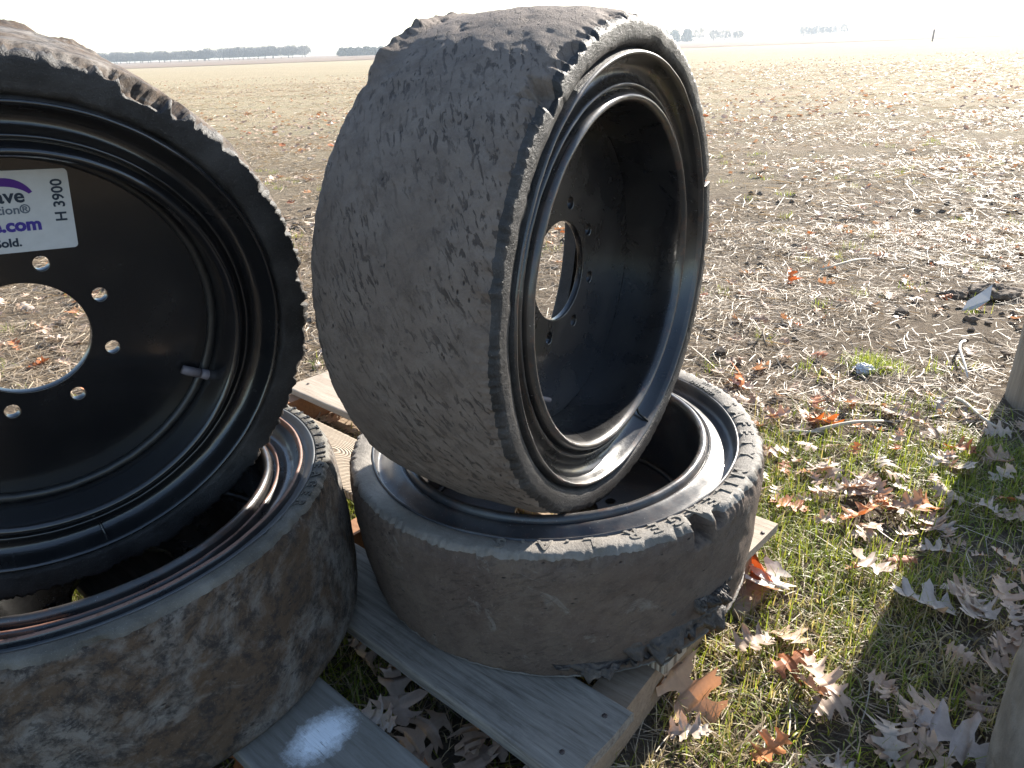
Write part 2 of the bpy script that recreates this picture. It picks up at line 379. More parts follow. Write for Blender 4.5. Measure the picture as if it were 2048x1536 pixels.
def rubber(name, root, W, bulge, notches, tread, side, seed, rag=.004, nth=640, gouge=.0025, torn_back=None, clampz=None, rim_in=.885, lip_z=-.012, taper=0.):
    Rr = RT_
    pts = [(rim_in*Rr, lip_z - .02, 1), (rim_in*Rr + .001, lip_z, 1), (rim_in*Rr + .008, -.002, 1), (.93*Rr, 0, 1), (.975*Rr, -.0005, 1), (.99*Rr, -.003, 1), (Rr, -.010, 0)]
    k = 14
    for i in range(1, k):
        s = i/k; zz = -.010 - s*(W - .02); pts.append((Rr + bulge*(1 - (2*s**.8 - 1)**2)*(.55 + .6*s), zz, 0))
    pts += [(Rr, -W + .010, 0), (.985*Rr, -W + .002, 1), (.93*Rr, -W, 1), (.93*Rr - .002, -W + .002, 1), (.93*Rr - .004, -W + .03, 1)]
    pf = refine(pts, .0042)
    prof = [(p[0], p[1]) for p in pf]; mi = [p[2] for p in pf][:-1]
    def disp(r, z, T):
        P = np.stack([r*np.cos(T), r*np.sin(T), z], -1)
        treadw = np.clip((r - .965*Rr)/(.03*Rr), 0, 1)
        low = fbm(P*7, 3, seed); mid = fbm(P*26, 3, seed + 3)
        # diagonal gouges: noise in (arc, z) stretched along one diagonal
        a = T*Rr; u = (a + z*.9); w = (a*.6 - z)
        per = np.stack([u*15, w*48, np.cos(T)*1.3], -1)
        gg = fbm(per, 3, seed + 7); gg = np.clip(gg - .12, 0, 1)
        fine = fbm(P*75, 2, seed + 5)
        amt = .0042*low + .0020*mid + .0008*fine - gouge*4.2*gg*np.clip(.6 + low*2, 0, 1.4)
        dr = amt*treadw
        # ragged near shoulder
        sh = np.exp(-((z + .008)/.012)**2)*np.clip((r - .95*Rr)/(.03*Rr), 0, 1)
        hf = fbm(np.stack([np.cos(T)*60, np.sin(T)*60, z*50], -1), 3, seed + 11)
        dr = dr - rag*sh*np.clip(hf + .25, 0, 1)*2 + rag*.25*sh*hf
        sb = np.exp(-((z + W - .008)/.012)**2)*np.clip((r - .95*Rr)/(.03*Rr), 0, 1)
        dr = dr - rag*.8*sb*np.clip(fbm(np.stack([np.cos(T)*40, np.sin(T)*40, z*50], -1), 3, seed + 13) + .2, 0, 1)
        dz = .0014*mid*(1 - treadw)
        for (ang, wid, dep, ze) in notches:
            d = np.abs((T - R(ang) + math.pi) % (2*math.pi) - math.pi)/R(wid)
            jag = .35*fbm(np.stack([np.cos(T)*45, np.sin(T)*45, z*45], -1), 2, seed + 21)
            mN = np.clip((1 - d + jag)*5, 0, 1)*np.clip((z + ze*(1 + jag))/.006, 0, 1)
            tgt = Rr - dep*(1 + .5*jag)
            dr = dr + mN*np.minimum(0, tgt - (r + dr)) + mN*.006*fbm(P*55, 3, seed + 41)
        if torn_back:
            for (ang, wid, hgt) in torn_back:
                d = ((T - R(ang) + math.pi) % (2*math.pi) - math.pi)/R(wid)
                q = np.exp(-d**4)*np.exp(-((z + W - .012)/.016)**2)
                dr = dr + hgt*q*(.8 + .5*fbm(np.stack([np.cos(T)*22, np.sin(T)*22, z*30], -1), 3, seed + 31))*treadw
        r2 = r + dr - taper*np.clip(-(z + .04)/(W - .04), 0, 1)*treadw; z2 = z + dz
        if clampz:
            Mx, zl = clampz
            wz = Mx[2][0]*r2*np.cos(T) + Mx[2][1]*r2*np.sin(T) + Mx[2][2]*z2 + Mx[2][3]
            z2 = z2 + np.clip(zl - wz, 0, 1)
        return r2, z2, T
    return revolve(name, prof, nth, [tread, side], root, mi, disp)
def wheel(root, W, dh, paint, lip, style='std', plain_ring=None, hole_rot=0., seed=1, nth=256, ring_mat=None, weld=True, ridge=None):
    Rr = RT_
    if style == 'std':
        bowl = [(.905, -.034), (.898, -.020), (.888, -.013), (.880, -.002), (.874, .0015), (.866, .001), (.860, -.004), (.852, -.016), (.835, -.028), (.81, -.033), (.785, -.030),
                (.772, -.022), (.765, -.018), (.757, -.018), (.752, -.023), (.746, -.028), (.741, -.024), (.733, -.014), (.724, -.010), (.714, -.009), (.704, -.012), (.696, -.020), (.692, -.034)]
    else:
        bowl = [(.905, -.020), (.892, -.004), (.884, -.001), (.878, -.003), (.874, -.020), (.866, -.026), (.85, -.027), (.825, -.024), (.80, -.018), (.78, -.013), (.765, -.010),
                (.758, -.011), (.755, -.015), (.751, -.015), (.747, -.008), (.738, -.003), (.725, -.002), (.712, -.004), (.702, -.012), (.696, -.034)]
    nb = len(bowl)
    prof = [(a*Rr, b) for a, b in bowl] + [(.690*Rr, -.06), (.688*Rr, -.12), (.688*Rr, -W + .06), (.692*Rr, -W + .034), (.704*Rr, -W + .012), (.724*Rr, -W + .010), (.75*Rr, -W + .03), (.81*Rr, -W + .035), (.86*Rr, -W + .004), (.875*Rr, -W), (.9*Rr, -W + .02)]
    # smooth the profile a little by subdividing (Chaikin)
    P = np.array(prof)
    Q = [P[0]]
    for i in range(len(P) - 1): Q += [P[i]*.75 + P[i+1]*.25, P[i]*.25 + P[i+1]*.75]
    Q.append(P[-1]); Q = np.array(Q)
    rr = (Q[:-1, 0] + Q[1:, 0])/2/Rr; zz = (Q[:-1, 1] + Q[1:, 1])/2
    mi = np.zeros(len(rr), int)
    if style == 'std': mi[(rr > .858) & (rr < .878) & (zz > -.02)] = 1
    mi[(rr > .70) & (rr < .735) & (zz > -.02)] = 1 if style != 'std' else 2
    mi[(rr > .75) & (rr < .765) & (zz > -.04)] = 1
    if ring_mat is not None: mi[(rr >= .878) & (zz > -.06)] = 3
    def disp(r, z, T):
        P3 = np.stack([np.cos(T)*6, np.sin(T)*6, z*20], -1); e = .0006*fbm(P3, 2, seed)
        return r + e, z + .0008*fbm(P3*2, 2, seed + 2), T
    rim = revolve('rim', Q, nth, [paint, lip, ridge or M['lip'], ring_mat or paint], root, mi, disp)
    # disc with bore and eight bolt holes: a filled curve with real thickness
    cu = bpy.data.curves.new('disc', 'CURVE'); cu.dimensions = '2D'; cu.fill_mode = 'BOTH'; cu.extrude = .0045; cu.bevel_depth = .0014; cu.bevel_resolution = 2
    def ring(cx, cy, rad, n):
        s = cu.splines.new('POLY'); s.points.add(n - 1); s.use_cyclic_u = True
        for i in range(n): t = 2*math.pi*i/n; s.points[i].co = (cx + rad*math.cos(t), cy + rad*math.sin(t), 0, 1)
    ring(0, 0, .684*Rr, 128); ring(0, 0, .0815, 96)
    for k in range(8):
        t = R(hole_rot + 45*k); ring(.1095*math.cos(t), .1095*math.sin(t), .0112, 28)
    tmp = bpy.data.objects.new('tmp', cu); COL.objects.link(tmp)
    dg = bpy.context.evaluated_depsgraph_get(); me = bpy.data.meshes.new_from_object(tmp.evaluated_get(dg)); bpy.data.objects.remove(tmp)
    me.materials.clear(); me.materials.append(paint)
    d = link(bpy.data.objects.new('wheel_disc', me), root); d.location = (0, 0, -dh)
    if weld:
        pr = [(.684*Rr + .007*math.cos(t), .0065*math.sin(t) - dh + .008) for t in np.linspace(0, 2*math.pi, 8, endpoint=False)]
        pr.append(pr[0])
        def wd(r, z, T): return r + .0012*fbm(np.stack([np.cos(T)*50, np.sin(T)*50, z*30], -1), 2, seed) - .003, z, T
        revolve('weld_bead', pr, 256, [M['weld']], d, None, wd).location = (0, 0, dh)
    return rim, d
def axis(az, el): return (math.cos(el)*math.sin(az), -math.cos(el)*math.cos(az), math.sin(el))
def root_at(name, mtx):
    o = bpy.data.objects.new(name, None); o.empty_display_size = .1; link(o); o.matrix_world = mtx; return o
def tube_mesh(name, pts, rads, mat_, parent=None, seg=10, cap=True, flatx=1.):
    pts = [Vector(p) for p in pts]; V = []; Fq = []
    for i, p in enumerate(pts):
        t = (pts[min(i+1, len(pts)-1)] - pts[max(i-1, 0)]).normalized()
        a = t.cross(Vector((0, 0, 1)) if abs(t.z) < .9 else Vector((1, 0, 0))).normalized(); b = t.cross(a)
        for k in range(seg):
            an = 2*math.pi*k/seg; V.append(p + a*(math.cos(an)*rads[i]) + b*(math.sin(an)*rads[i]*flatx))
    for i in range(len(pts)-1):
        for k in range(seg): Fq.append((i*seg+k, i*seg+(k+1) % seg, (i+1)*seg+(k+1) % seg, (i+1)*seg+k))
    me = bpy.data.meshes.new(name)
    faces = [tuple(f) for f in Fq]
    if cap: faces += [tuple(range(seg))[::-1], tuple((len(pts)-1)*seg + k for k in range(seg))]
    me.from_pydata([tuple(v) for v in V], [], faces); me.materials.append(mat_)
    for p in me.polygons: p.use_smooth = True
    return link(bpy.data.objects.new(name, me), parent)
def text_mesh(s, size, extrude=0., bold=0., align='LEFT', sx=1.):
    cu = bpy.data.curves.new('t', 'FONT'); cu.body = s; cu.size = size; cu.extrude = extrude; cu.offset = bold; cu.align_x = align; cu.resolution_u = 3
    o = bpy.data.objects.new('t', cu); COL.objects.link(o); dg = bpy.context.evaluated_depsgraph_get()
    me = bpy.data.meshes.new_from_object(o.evaluated_get(dg)); bpy.data.objects.remove(o)
    return me
def ring_text(parent, s, rad, size, th0, pitch, mat_, ext=.0012, z=0., bold=.0006, widths=None, name='raised_letter', sx=1.):
    th = th0; verts = []; faces = []
    for i, ch in enumerate(s):
        w = widths.get(ch, 1.) if widths else 1.
        th -= pitch*w/2
        if ch != ' ':
            me = text_mesh(ch, size, ext, bold, 'CENTER'); me.materials.clear(); me.materials.append(mat_)
            a = R(th); mt = Matrix.Translation((rad*math.cos(a), rad*math.sin(a), z)) @ Matrix.Rotation(a - math.pi/2, 4, 'Z') @ Matrix.Diagonal((sx, 1, 1, 1)) @ Matrix.Translation((0, -size*.36, 0))
            if name:
                o = link(bpy.data.objects.new(name, me), parent); o.matrix_local = mt
            else:
                off = len(verts); verts += [tuple(mt @ v.co) for v in me.vertices]; faces += [tuple(off + k for k in p.vertices) for p in me.polygons]
        th -= pitch*w/2
    if not name:
        me = bpy.data.meshes.new('small_lettering'); me.from_pydata(verts, [], faces); me.materials.append(mat_)
        link(bpy.data.objects.new('small_lettering', me), parent)

# --- wheel B: upright, centre
mB = wheel_matrix((.185, 1.1108, .6611), axis(.9841, -.0065)); B = root_at('wheel', mB)
tag(B, 'upright worn-smooth grey tyre on black rim, standing in the flat tyre at the centre', 'wheel')
rubber('tyre', B, .303, .018, [(129, 2.6, .022, .034), (117, 3, .010, .02), (102, 1.5, .008, .01), (17.2, 1.7, .040, .16), (6, 1.2, .012, .10), (-5.5, 3.2, .024, .14), (43, 2, .012, .03), (150, 4, .007, .012), (172, 3, .008, .02), (-28, 6, .008, .04), (78, 6, .006, .02)],
       M['treadB'], M['side_black'], 3, .0048, 760, .0026, [(114, 7, .014), (104, 6, .018), (92, 7, .014), (122, 4, .010)])
wheel(B, .19, .127, M['paint'], M['lip'], 'std', hole_rot=26, seed=3, ring_mat=M['side_black'], weld=False)
tube_mesh('rim_seam', [(.0965, -.250, -.016), (.110, -.262, -.028), (.116, -.283, -.022), (.118, -.296, -.004)], [.0022]*4, flat('dark_gap', (.004, .004, .004), .6), B, 6)
tube_mesh('valve_stem', [(-.10, -.175, -.122), (-.085, -.19, -.11), (-.07, -.197, -.10)], [.006, .005, .004], M['rubber_cap'], B, 10)
# --- wheel A: upright, left, cropped by the frame
mA = wheel_matrix((-.6079, .902, .6423), axis(.6864, -.1491)); A = root_at('wheel', mA)
tag(A, 'upright black wheel in deep shade at the left edge, white auction tag on its disc', 'wheel')
tA = rubber('tyre', A, .27, .004, [(60, 5.2, .022, .022), (52.5, 1.8, .018, .10), (66, 1.5, .012, .03), (14.5, 1.8, .010, .04), (5, 4, .010, .03), (34, 5, .007, .02), (72, 3, .008, .02), (-10, 4, .008, .03), (-25, 4, .009, .02)],
       M['treadD'], M['side_black'], 17, .0095, 640, .0026, [(80, 10, .012), (62, 5, .016)], rim_in=.855)
tA.scale = (1.028, 1.028, 1)
wheel(A, .27, .086, M['paintA'], M['paintA'], 'std', hole_rot=23, seed=9, ring_mat=M['side_black'], ridge=M['paintA'])
tube_mesh('valve_stem', [(.189, -.103, -.072), (.196, -.107, -.070), (.212, -.1145, -.066)], [.0068, .0075, .0075], M['rubber_cap'], A, 14)
vs = tube_mesh('valve_base', [(.214, -.1155, -.066), (.225, -.123, -.068), (.242, -.134, -.075)], [.0072, .0085, .0085], M['rubber_cap'], A, 14)
tube_mesh('rim_seam', [(.012, -.276, -.02), (.017, -.291, -.030), (.019, -.305, -.026), (.020, -.317, -.004)], [.002]*4, M['paintA'], A, 6)
# --- wheel C: flat under B
mC = wheel_matrix((.0706, 1.218, .3541), (-.0322, -.0146, 1)); Cw = root_at('wheel', mC)
tag(Cw, 'worn tyre lying flat on the pallet under the centre wheel, raised lettering on its sidewall', 'wheel')
ZB = .104
rubber('tyre', Cw, .25, .006, [(-57, 3.0, .030, .04), (-51, 2.2, .014, .022), (-46, 5, .006, .012), (-70, 3, .007, .012), (-82, 2.2, .009, .012), (-30, 5, .006, .010), (0, 4, .006, .012), (175, 3, .008, .03)],
       M['treadC'], M['side_grey'], 29, .0065, 760, .0012, None, (mC, ZB + .002), rim_in=.88, lip_z=-.006, taper=.017)
wheel(Cw, .25, .185, M['paintC'], M['lip'], 'deep', hole_rot=10, seed=5)
wd = {'I': .55, ' ': .45, 'M': 1.25, '.': .5, 'L': .85, 'F': .85, 'E': .9}
lm = M['side_grey']
ring_text(Cw, 'SAFETY MILEAGER', .932*RT_, .031, 11.5, 6.5, lm, .0013, 0, .0007, wd, sx=1.05)
ring_text(Cw, 'L.A.S', .935*RT_, .030, -81, 7.2, lm, .0013, 0, .0007, {'.': .5}, sx=1.05)
ring_text(Cw, '12-16.5 ASSY', .905*RT_, .0115, 29.5, 1.25, M['side_black'], .0010, 0, .0002, {'1': .7, '-': .6, '.': .5, ' ': .6}, name=None)
ring_text(Cw, 'REF: 208', .947*RT_, .0115, 26.0, 1.3, M['side_black'], .0010, 0, .0002, {':': .5, ' ': .6}, name=None)
# --- wheel D: flat under A
mD = wheel_matrix((-.6661, 1.0101, .3775), (-.0515, -.0188, 1)); Dw = root_at('wheel', mD)
tag(Dw, 'mud-smeared flat-lying tyre under the leftmost upright wheel, rusty rim lip', 'wheel')
rubber('tyre', Dw, .28, .010, [(-63, 3, .010, .02), (8, 1.2, .012, .06), (-80, 3, .009, .016), (-20, 6, .006, .012)],
       M['treadD'], M['side_D'], 41, .0035, 640, .0022, None, (mD, ZB + .002), rim_in=.935, lip_z=-.004)
wheel(Dw, .27, .17, M['paint'], M['rustlip'], 'std', hole_rot=35, seed=7)
gr = [(.934*RT_, -.001), (.932*RT_, .001), (.925*RT_, .000), (.905*RT_, -.006), (.893*RT_, -.009), (.886*RT_, -.008), (.882*RT_, -.012)]
revolve('flange_ring', gr, 256, [M['greyring']], Dw)
ring_text(Dw, 'SAFETY MILEAGER', .962*RT_, .021, 46, 4.4, M['side_black'], .0012, 0, .0004, wd, sx=1.1)
# --- wheel E: flat at the right edge of the frame
mE = wheel_matrix((.967, .535, .243), (0, 0, 1)); Ew = root_at('wheel', mE)
tag(Ew, 'grey worn tyre on the leafy grass at the lower right edge of the photo', 'wheel')
rubber('tyre', Ew, .25, .008, [(120, 4, .01, .02)], M['side_grey'], M['side_grey'], 53, .003, 360, .0012, None, None, rim_in=.88)
wheel(Ew, .25, .185, M['paintC'], M['lip'], 'deep', seed=15, nth=160)
# torn flap at the foot of C
def blob(name, loc, s, mat_, parent, seed, amp=.45, fr=2.4):
    n1, n2 = 64, 40; th = np.linspace(0, 2*math.pi, n1, endpoint=False); ph = np.linspace(.02, math.pi - .02, n2)
    T, Pp = np.meshgrid(th, ph, indexing='ij'); D = np.stack([np.sin(Pp)*np.cos(T), np.sin(Pp)*np.sin(T), np.cos(Pp)], -1)
    rr = 1 + amp*fbm(D*fr + seed, 5, seed, .62); V = D*rr[..., None]*np.array(s) + np.array(loc)
    idx = np.arange(n1*n2).reshape(n1, n2); nx_ = np.roll(idx, -1, 0); Fq = np.stack([idx[:, :-1], idx[:, 1:], nx_[:, 1:], nx_[:, :-1]], -1).reshape(-1, 4)
    return mesh_np(name, V.reshape(-1, 3), Fq, mat_, parent)
iC = mC.inverted()
def torn_flap(name, parent, a0, a1, z0, out, drop, seed, thick=.007, nu=90, nv=18):
    U, Vv = np.meshgrid(np.linspace(0, 1, nu), np.linspace(0, 1, nv), indexing='ij')
    ang = np.radians(a0 + (a1 - a0)*U); env = np.sin(np.pi*np.clip(U, 0, 1))**.55*(.55 + .9*np.abs(fbm(np.stack([U*9, U*0, U*0 + seed], -1), 4, seed)) + .25*fbm(np.stack([U*40, U*0, U*0], -1), 2, seed))
    P3 = np.stack([U*14, Vv*5, U*0 + seed], -1)
    r = RT_ - .024 + out*env*Vv + .005*fbm(P3, 4, seed) + .006*Vv*fbm(P3*2.3, 3, seed + 1)
    z = z0 - drop*Vv**1.6*env + .012*fbm(P3*.8, 3, seed + 2)*Vv + .003*fbm(P3*3, 2, seed + 3)
    A_ = np.stack([r*np.cos(ang), r*np.sin(ang), z], -1); B_ = np.stack([(r - thick*.8)*np.cos(ang), (r - thick*.8)*np.sin(ang), z - thick], -1)
    V = np.concatenate([A_.reshape(-1, 3), B_.reshape(-1, 3)]); i_ = np.arange(nu*nv).reshape(nu, nv); j_ = i_ + nu*nv
    q = lambda k: np.stack([k[:-1, :-1], k[1:, :-1], k[1:, 1:], k[:-1, 1:]], -1).reshape(-1, 4)
    Fq = np.concatenate([q(i_), q(j_)[:, ::-1], np.stack([i_[:-1, -1], i_[1:, -1], j_[1:, -1], j_[:-1, -1]], -1), np.stack([i_[0, :-1], i_[0, 1:], j_[0, 1:], j_[0, :-1]], -1), np.stack([i_[-1, :-1], j_[-1, :-1], j_[-1, 1:], i_[-1, 1:]], -1)])
    return mesh_np(name, V, Fq, M['torn'], parent)
torn_flap('torn_rubber', Cw, -84, -38, -.178, .040, .050, 5, .010)
torn_flap('torn_rubber', Cw, -72, -36, -.135, .032, .030, 9, .012)
torn_flap('torn_rubber', Cw, -98, -52, -.212, .038, .020, 14, .009)
torn_flap('torn_rubber', Cw, -58, -44, -.150, .052, .012, 21, .018)

# --- auction tag on wheel A
tg = root_at('auction_tag', mA @ Matrix.Translation((.0888, .1163, -.0785)) @ Matrix.Rotation(R(-4.2), 4, 'Z'))
tag(tg, 'white rectangular auction tag with purple print on the black disc of the left wheel', 'tag')
WC, HC, rc = .205, .1045, .005
pts = []
for cx, cy, a0 in ((-rc, rc, -90), (-rc, HC - rc, 0), (-WC + rc, HC - rc, 90), (-WC + rc, rc, 180)):
    for k in range(7): a = R(a0 + 15*k); pts.append((cx + rc*math.cos(a), cy + rc*math.sin(a)))
me = bpy.data.meshes.new('card'); n = len(pts)
me.from_pydata([(x, y, 0) for x, y in pts] + [(x, y, -.0015) for x, y in pts], [], [tuple(range(n)), tuple(range(2*n - 1, n - 1, -1))] + [(i, i + n, (i+1) % n + n, (i+1) % n) for i in range(n)])
me.materials.append(M['card']); link(bpy.data.objects.new('card', me), tg)
def card_text(name, s, size, x, y, m, bold=0., rot=0., align='RIGHT'):
    me = text_mesh(s, size, .0001, bold, align); me.materials.clear(); me.materials.append(m)
    o = link(bpy.data.objects.new(name, me), tg); o.location = (x, y, .0004); o.rotation_euler = (0, 0, rot); return o
card_text('printed_word', 'purple wave', .0245, -.052, .065, M['ink_navy'], .0006)
card_text('printed_word', 'Auction®', .0155, -.048, .0505, M['ink_grey'], .0003)
card_text('printed_word', 'purplewave.com', .0225, -.0385, .0285, M['ink_blue'], .0010)
card_text('printed_word', 'Sold.', .0150, -.0640, .0085, M['ink_navy'], .0005)
card_text('lot_number', 'H 3900', .0185, -.0085, .0365, M['ink_navy'], .0004, math.pi/2, 'LEFT')
# purple crescent
cp = []
for t in np.linspace(0, 1, 16): a = R(150 - 128*t); cp.append((-.074 + .034*math.cos(a), .066 + .030*math.sin(a)))
for t in np.linspace(1, 0, 16)[1:-1]: a = R(150 - 128*t); cp.append((-.0775 + .036*math.cos(a)*1.0, .064 + .0215*math.sin(a)))
me = bpy.data.meshes.new('swoosh'); me.from_pydata([(x, y, .0005) for x, y in cp], [], [(i, i + 1, len(cp) - 1 - i - 0) if False else (i, i+1, (len(cp)-i-1) % len(cp)) for i in range(14)] + [(i+1, (len(cp)-i-2) % len(cp), (len(cp)-i-1) % len(cp)) for i in range(14)])
me.materials.append(M['ink_purple']); link(bpy.data.objects.new('printed_crescent', me), tg)

# ------------------------------------------------------------------ pallet
pal = empty('pallet', (0, 0, 0), math.atan2(-.674, .74)); tag(pal, 'weathered wooden pallet carrying the stacked tyres, white spray mark on one board', 'pallet')
def plank(name, x0, x1, y0, y1, z0, z1, m, seed, nxs=40, warp=.0015, cut=None):
    nys = 8
    xs = np.linspace(x0, x1, nxs); ysn = np.array([y0, y0 + .002, y0 + .006, (y0*2 + y1)/3, (y0 + 2*y1)/3, y1 - .006, y1 - .002, y1]); zt = z1
    V = []; Xg, Yg = np.meshgrid(xs, ysn, indexing='ij')
    e = fbm(np.stack([Xg*9, Yg*60, Xg*0 + seed], -1), 3, seed)
    edge = np.array([-.003, -.0008, 0, 0, 0, 0, -.0008, -.003])[None, :]
    top = zt + edge + warp*fbm(np.stack([Xg*3, Yg*8, Xg*0], -1), 2, seed + 1) + .0006*e
    Yj = Yg + .0012*fbm(np.stack([Xg*14, Yg*0, Xg*0 + seed], -1), 3, seed + 5)
    Xj = Xg.copy(); Xj[0] += .004*fbm(np.stack([Yg[0]*40, Yg[0]*0, Yg[0]*0], -1), 2, seed); Xj[-1] += .004*fbm(np.stack([Yg[0]*45, Yg[0]*0 + 3, Yg[0]*0], -1), 2, seed)
    T = np.stack([Xj, Yj, top], -1).reshape(-1, 3); Bm = np.stack([Xj, Yj, np.full_like(top, z0)], -1).reshape(-1, 3)
    V = np.concatenate([T, Bm]); a = np.arange(nxs*nys).reshape(nxs, nys); b = a + nxs*nys
    F = [np.stack([a[:-1, :-1], a[1:, :-1], a[1:, 1:], a[:-1, 1:]], -1).reshape(-1, 4), np.stack([b[:-1, :-1], b[:-1, 1:], b[1:, 1:], b[1:, :-1]], -1).reshape(-1, 4),
         np.stack([a[:-1, 0], b[:-1, 0], b[1:, 0], a[1:, 0]], -1), np.stack([a[:-1, -1], a[1:, -1], b[1:, -1], b[:-1, -1]], -1),
         np.stack([a[0, :-1], a[0, 1:], b[0, 1:], b[0, :-1]], -1), np.stack([a[-1, :-1], b[-1, :-1], b[-1, 1:], a[-1, 1:]], -1)]
    return mesh_np(name, V, np.concatenate(F), m, pal, smooth=False)
TH = .019
boards = [(-.415, -1.86, -.02, .14, 'woodA'), (-.40, -1.86, .283, .443, 'woodW'), (-.418, -1.85, .542, .699, 'woodA'), (-.43, -1.85, .805, .975, 'woodK'), (-.456, -1.86, 1.050, 1.28, 'woodR')]
nail_me = None
for i, (xa, xb, y0, y1, mk) in enumerate(boards):
    plank('deck_board', -1.86 if xb < -1.5 else xb, -xa*-1, y0, y1, ZB - TH, ZB, M[mk], 3 + 7*i, 60)
for i, xs in enumerate((-.455, -1.17, -1.84)):
    st_ = plank('stringer', xs, xs + (.066 if i == 0 else .05), -.02, 1.27, .004, ZB - TH - .0008, M['woodS'] if i else M['woodS2'], 60 + i, 30)
    if i == 0: st_.rotation_euler = (0, 0, .069)
for i, (y0, y1) in enumerate(((0, .12), (1.1, 1.26))):
    plank('bottom_board', -1.84, -.43, y0, y1, GZ - .012, .003, M['woodS2'], 80 + i, 30)
for (xa, xb, y0, y1, mk) in boards:
    for xs in (-.455, -1.145, -1.815):
        for q in (.22, .78):
            me = nail_me
            if me is None:
                o = tube_mesh('nail', [(0, 0, -.001), (0, 0, .0012), (0, 0, .0014)], [.0042, .0042, .001], M['nail'], pal, 8); nail_me = o.data
            else: o = link(bpy.data.objects.new('nail', me), pal)
            o.location = (xs + random.uniform(-.012, .012), y0 + (y1 - y0)*q, ZB + .0002)

# ------------------------------------------------------------------ wooden pole at the right edge
pl = tube_mesh('round_post', [(1.626, 1.93, GZ - .1), (1.626, 1.93, .0), (1.626, 1.93, .3), (1.626, 1.93, 1.2), (1.626, 1.93, 2.3)], [.172, .17, .168, .166, .163], M['pole'], None, 48)
tag(pl, 'thick round weathered post standing on the soil at the right edge of the photo', 'post')

# ------------------------------------------------------------------ leaves
HALF = np.array([(.0, 0), (.04, .02), (.11, .06), (.22, .07), (.30, .12), (.20, .17), (.115, .21), (.12, .27), (.24, .31), (.38, .31), (.46, .38), (.36, .42), (.37, .49), (.24, .49), (.125, .52), (.13, .58), (.24, .65), (.34, .71), (.37, .80), (.27, .77), (.16, .77), (.13, .82), (.17, .88), (.19, .97), (.09, .93), (.05, .98), (0, 1.05)])
def leaf_geo(seed, lod=0):
    rg = np.random.default_rng(seed)
    h = HALF if lod == 0 else HALF[[0, 2, 4, 6, 8, 10, 14, 16, 18, 20, 23, 26]] if lod == 1 else HALF[[0, 4, 10, 18, 26]]
    V, Fq = [], []
    curl = rg.uniform(-1.0, 1.1); bend = rg.uniform(-.8, .8); tw = rg.uniform(-.6, .6)
    my = np.maximum.accumulate(h[:, 1])
    n = len(h)
    for s in (-1, 1):
        jit = 1 + .14*rg.standard_normal(n); off = len(V)
        for i, (x, y) in enumerate(h):
            wv = .03*rg.standard_normal()
            for f in ((0, .5, 1) if lod == 0 else (0, 1)):
                xx = s*x*f*(jit[i] if f == 1 else 1); yy = my[i]*(1 - f) + y*f - .0
                zz = curl*xx*xx*1.3 + bend*(yy - .5)**2 + tw*xx*(yy - .5) + wv*f*abs(xx)*2
                V.append((xx, yy - .5, zz))
        k = 3 if lod == 0 else 2
        for i in range(n - 1):
            for j in range(k - 1):
                a = off + i*k + j; q = (a, a + 1, a + 1 + k, a + k)
                Fq.append(q if s > 0 else q[::-1])
    if lod == 0:   # stem
        o = len(V); V += [(-.012, -.5, 0), (.012, -.5, 0), (.006, -.62, .02), (-.006, -.62, .02), (.014, -.74, .05), (0.004, -.74, .05)]
        Fq += [(o, o+1, o+2, o+3), (o+3, o+2, o+4, o+5)]
    return np.array(V), np.array(Fq)
def leaf_shader(name, attr):
    m, ns, ls, b = mat(name)
    if attr: src = N(ns, 'ShaderNodeVertexColor', layer_name='tint').outputs[0]
    else: src = N(ns, 'ShaderNodeObjectInfo').outputs['Color']
    v = coords(ns, ls); n1 = noise(ns, ls, v, 3 if not attr else 60, 4, .7)
    r = ramp(ns, [(.3, .72), (.7, 1.12)]); ls.new(n1, r.inputs[0]); c = mixc(ns, ls, 1., src, r.outputs[0], 'MULTIPLY')
    ls.new(c, b.inputs['Base Color']); b.inputs['Roughness'].default_value = .5; b.inputs['Specular IOR Level'].default_value = .4
    tr = ns.new('ShaderNodeBsdfTranslucent'); tc = mixc(ns, ls, 1., c, (1., .62, .38), 'MULTIPLY'); ls.new(tc, tr.inputs[0])
    mx = ns.new('ShaderNodeMixShader'); mx.inputs[0].default_value = .25; ls.new(b.outputs[0], mx.inputs[1]); ls.new(tr.outputs[0], mx.inputs[2])
    ls.new(mx.outputs[0], ns['Material Output'].inputs[0]); return m
M['leaf'] = leaf_shader('dry_leaf', False); M['leafs'] = leaf_shader('dry_leaf_litter', True)
TAN = np.array([(.50, .38, .29), (.57, .47, .38), (.42, .30, .21), (.54, .39, .28), (.62, .53, .46)])
RUST = np.array([(.50, .19, .08), (.56, .24, .10), (.42, .16, .07), (.60, .30, .14)])
leafmeshes = []
for s in range(9):
    V, Fq = leaf_geo(100 + s); me_o = mesh_np('leafsrc', V, Fq, M['leaf']); leafmeshes.append(me_o.data); bpy.data.objects.remove(me_o)
def proj(P):
    d = P - np.array([0, 0, CH]); z = d @ FW
    return np.stack([1024 + CF*(d @ RT)/z, 768 - CF*(d @ UP)/z, z], -1)
def unproj(px, py, z=GZ):
    d = FW*CF + RT*(px - 1024) + UP*(768 - py); t = (z - CH)/d[2]; return (t*d)[:2]
def scatter(n, ya, yb, dens_cl, seed):
    rg = np.random.default_rng(seed)
    y = np.sqrt(rg.uniform(ya*ya, yb*yb, n)); x = rg.uniform(-.80, .92, n)*(y + .45)
    c = fbm(np.stack([x*1.3, y*1.3, x*0], -1), 3, seed)
    keep = rg.uniform(size=n) < np.clip(.5 + dens_cl*c, .04, 1)
    return x[keep], y[keep]
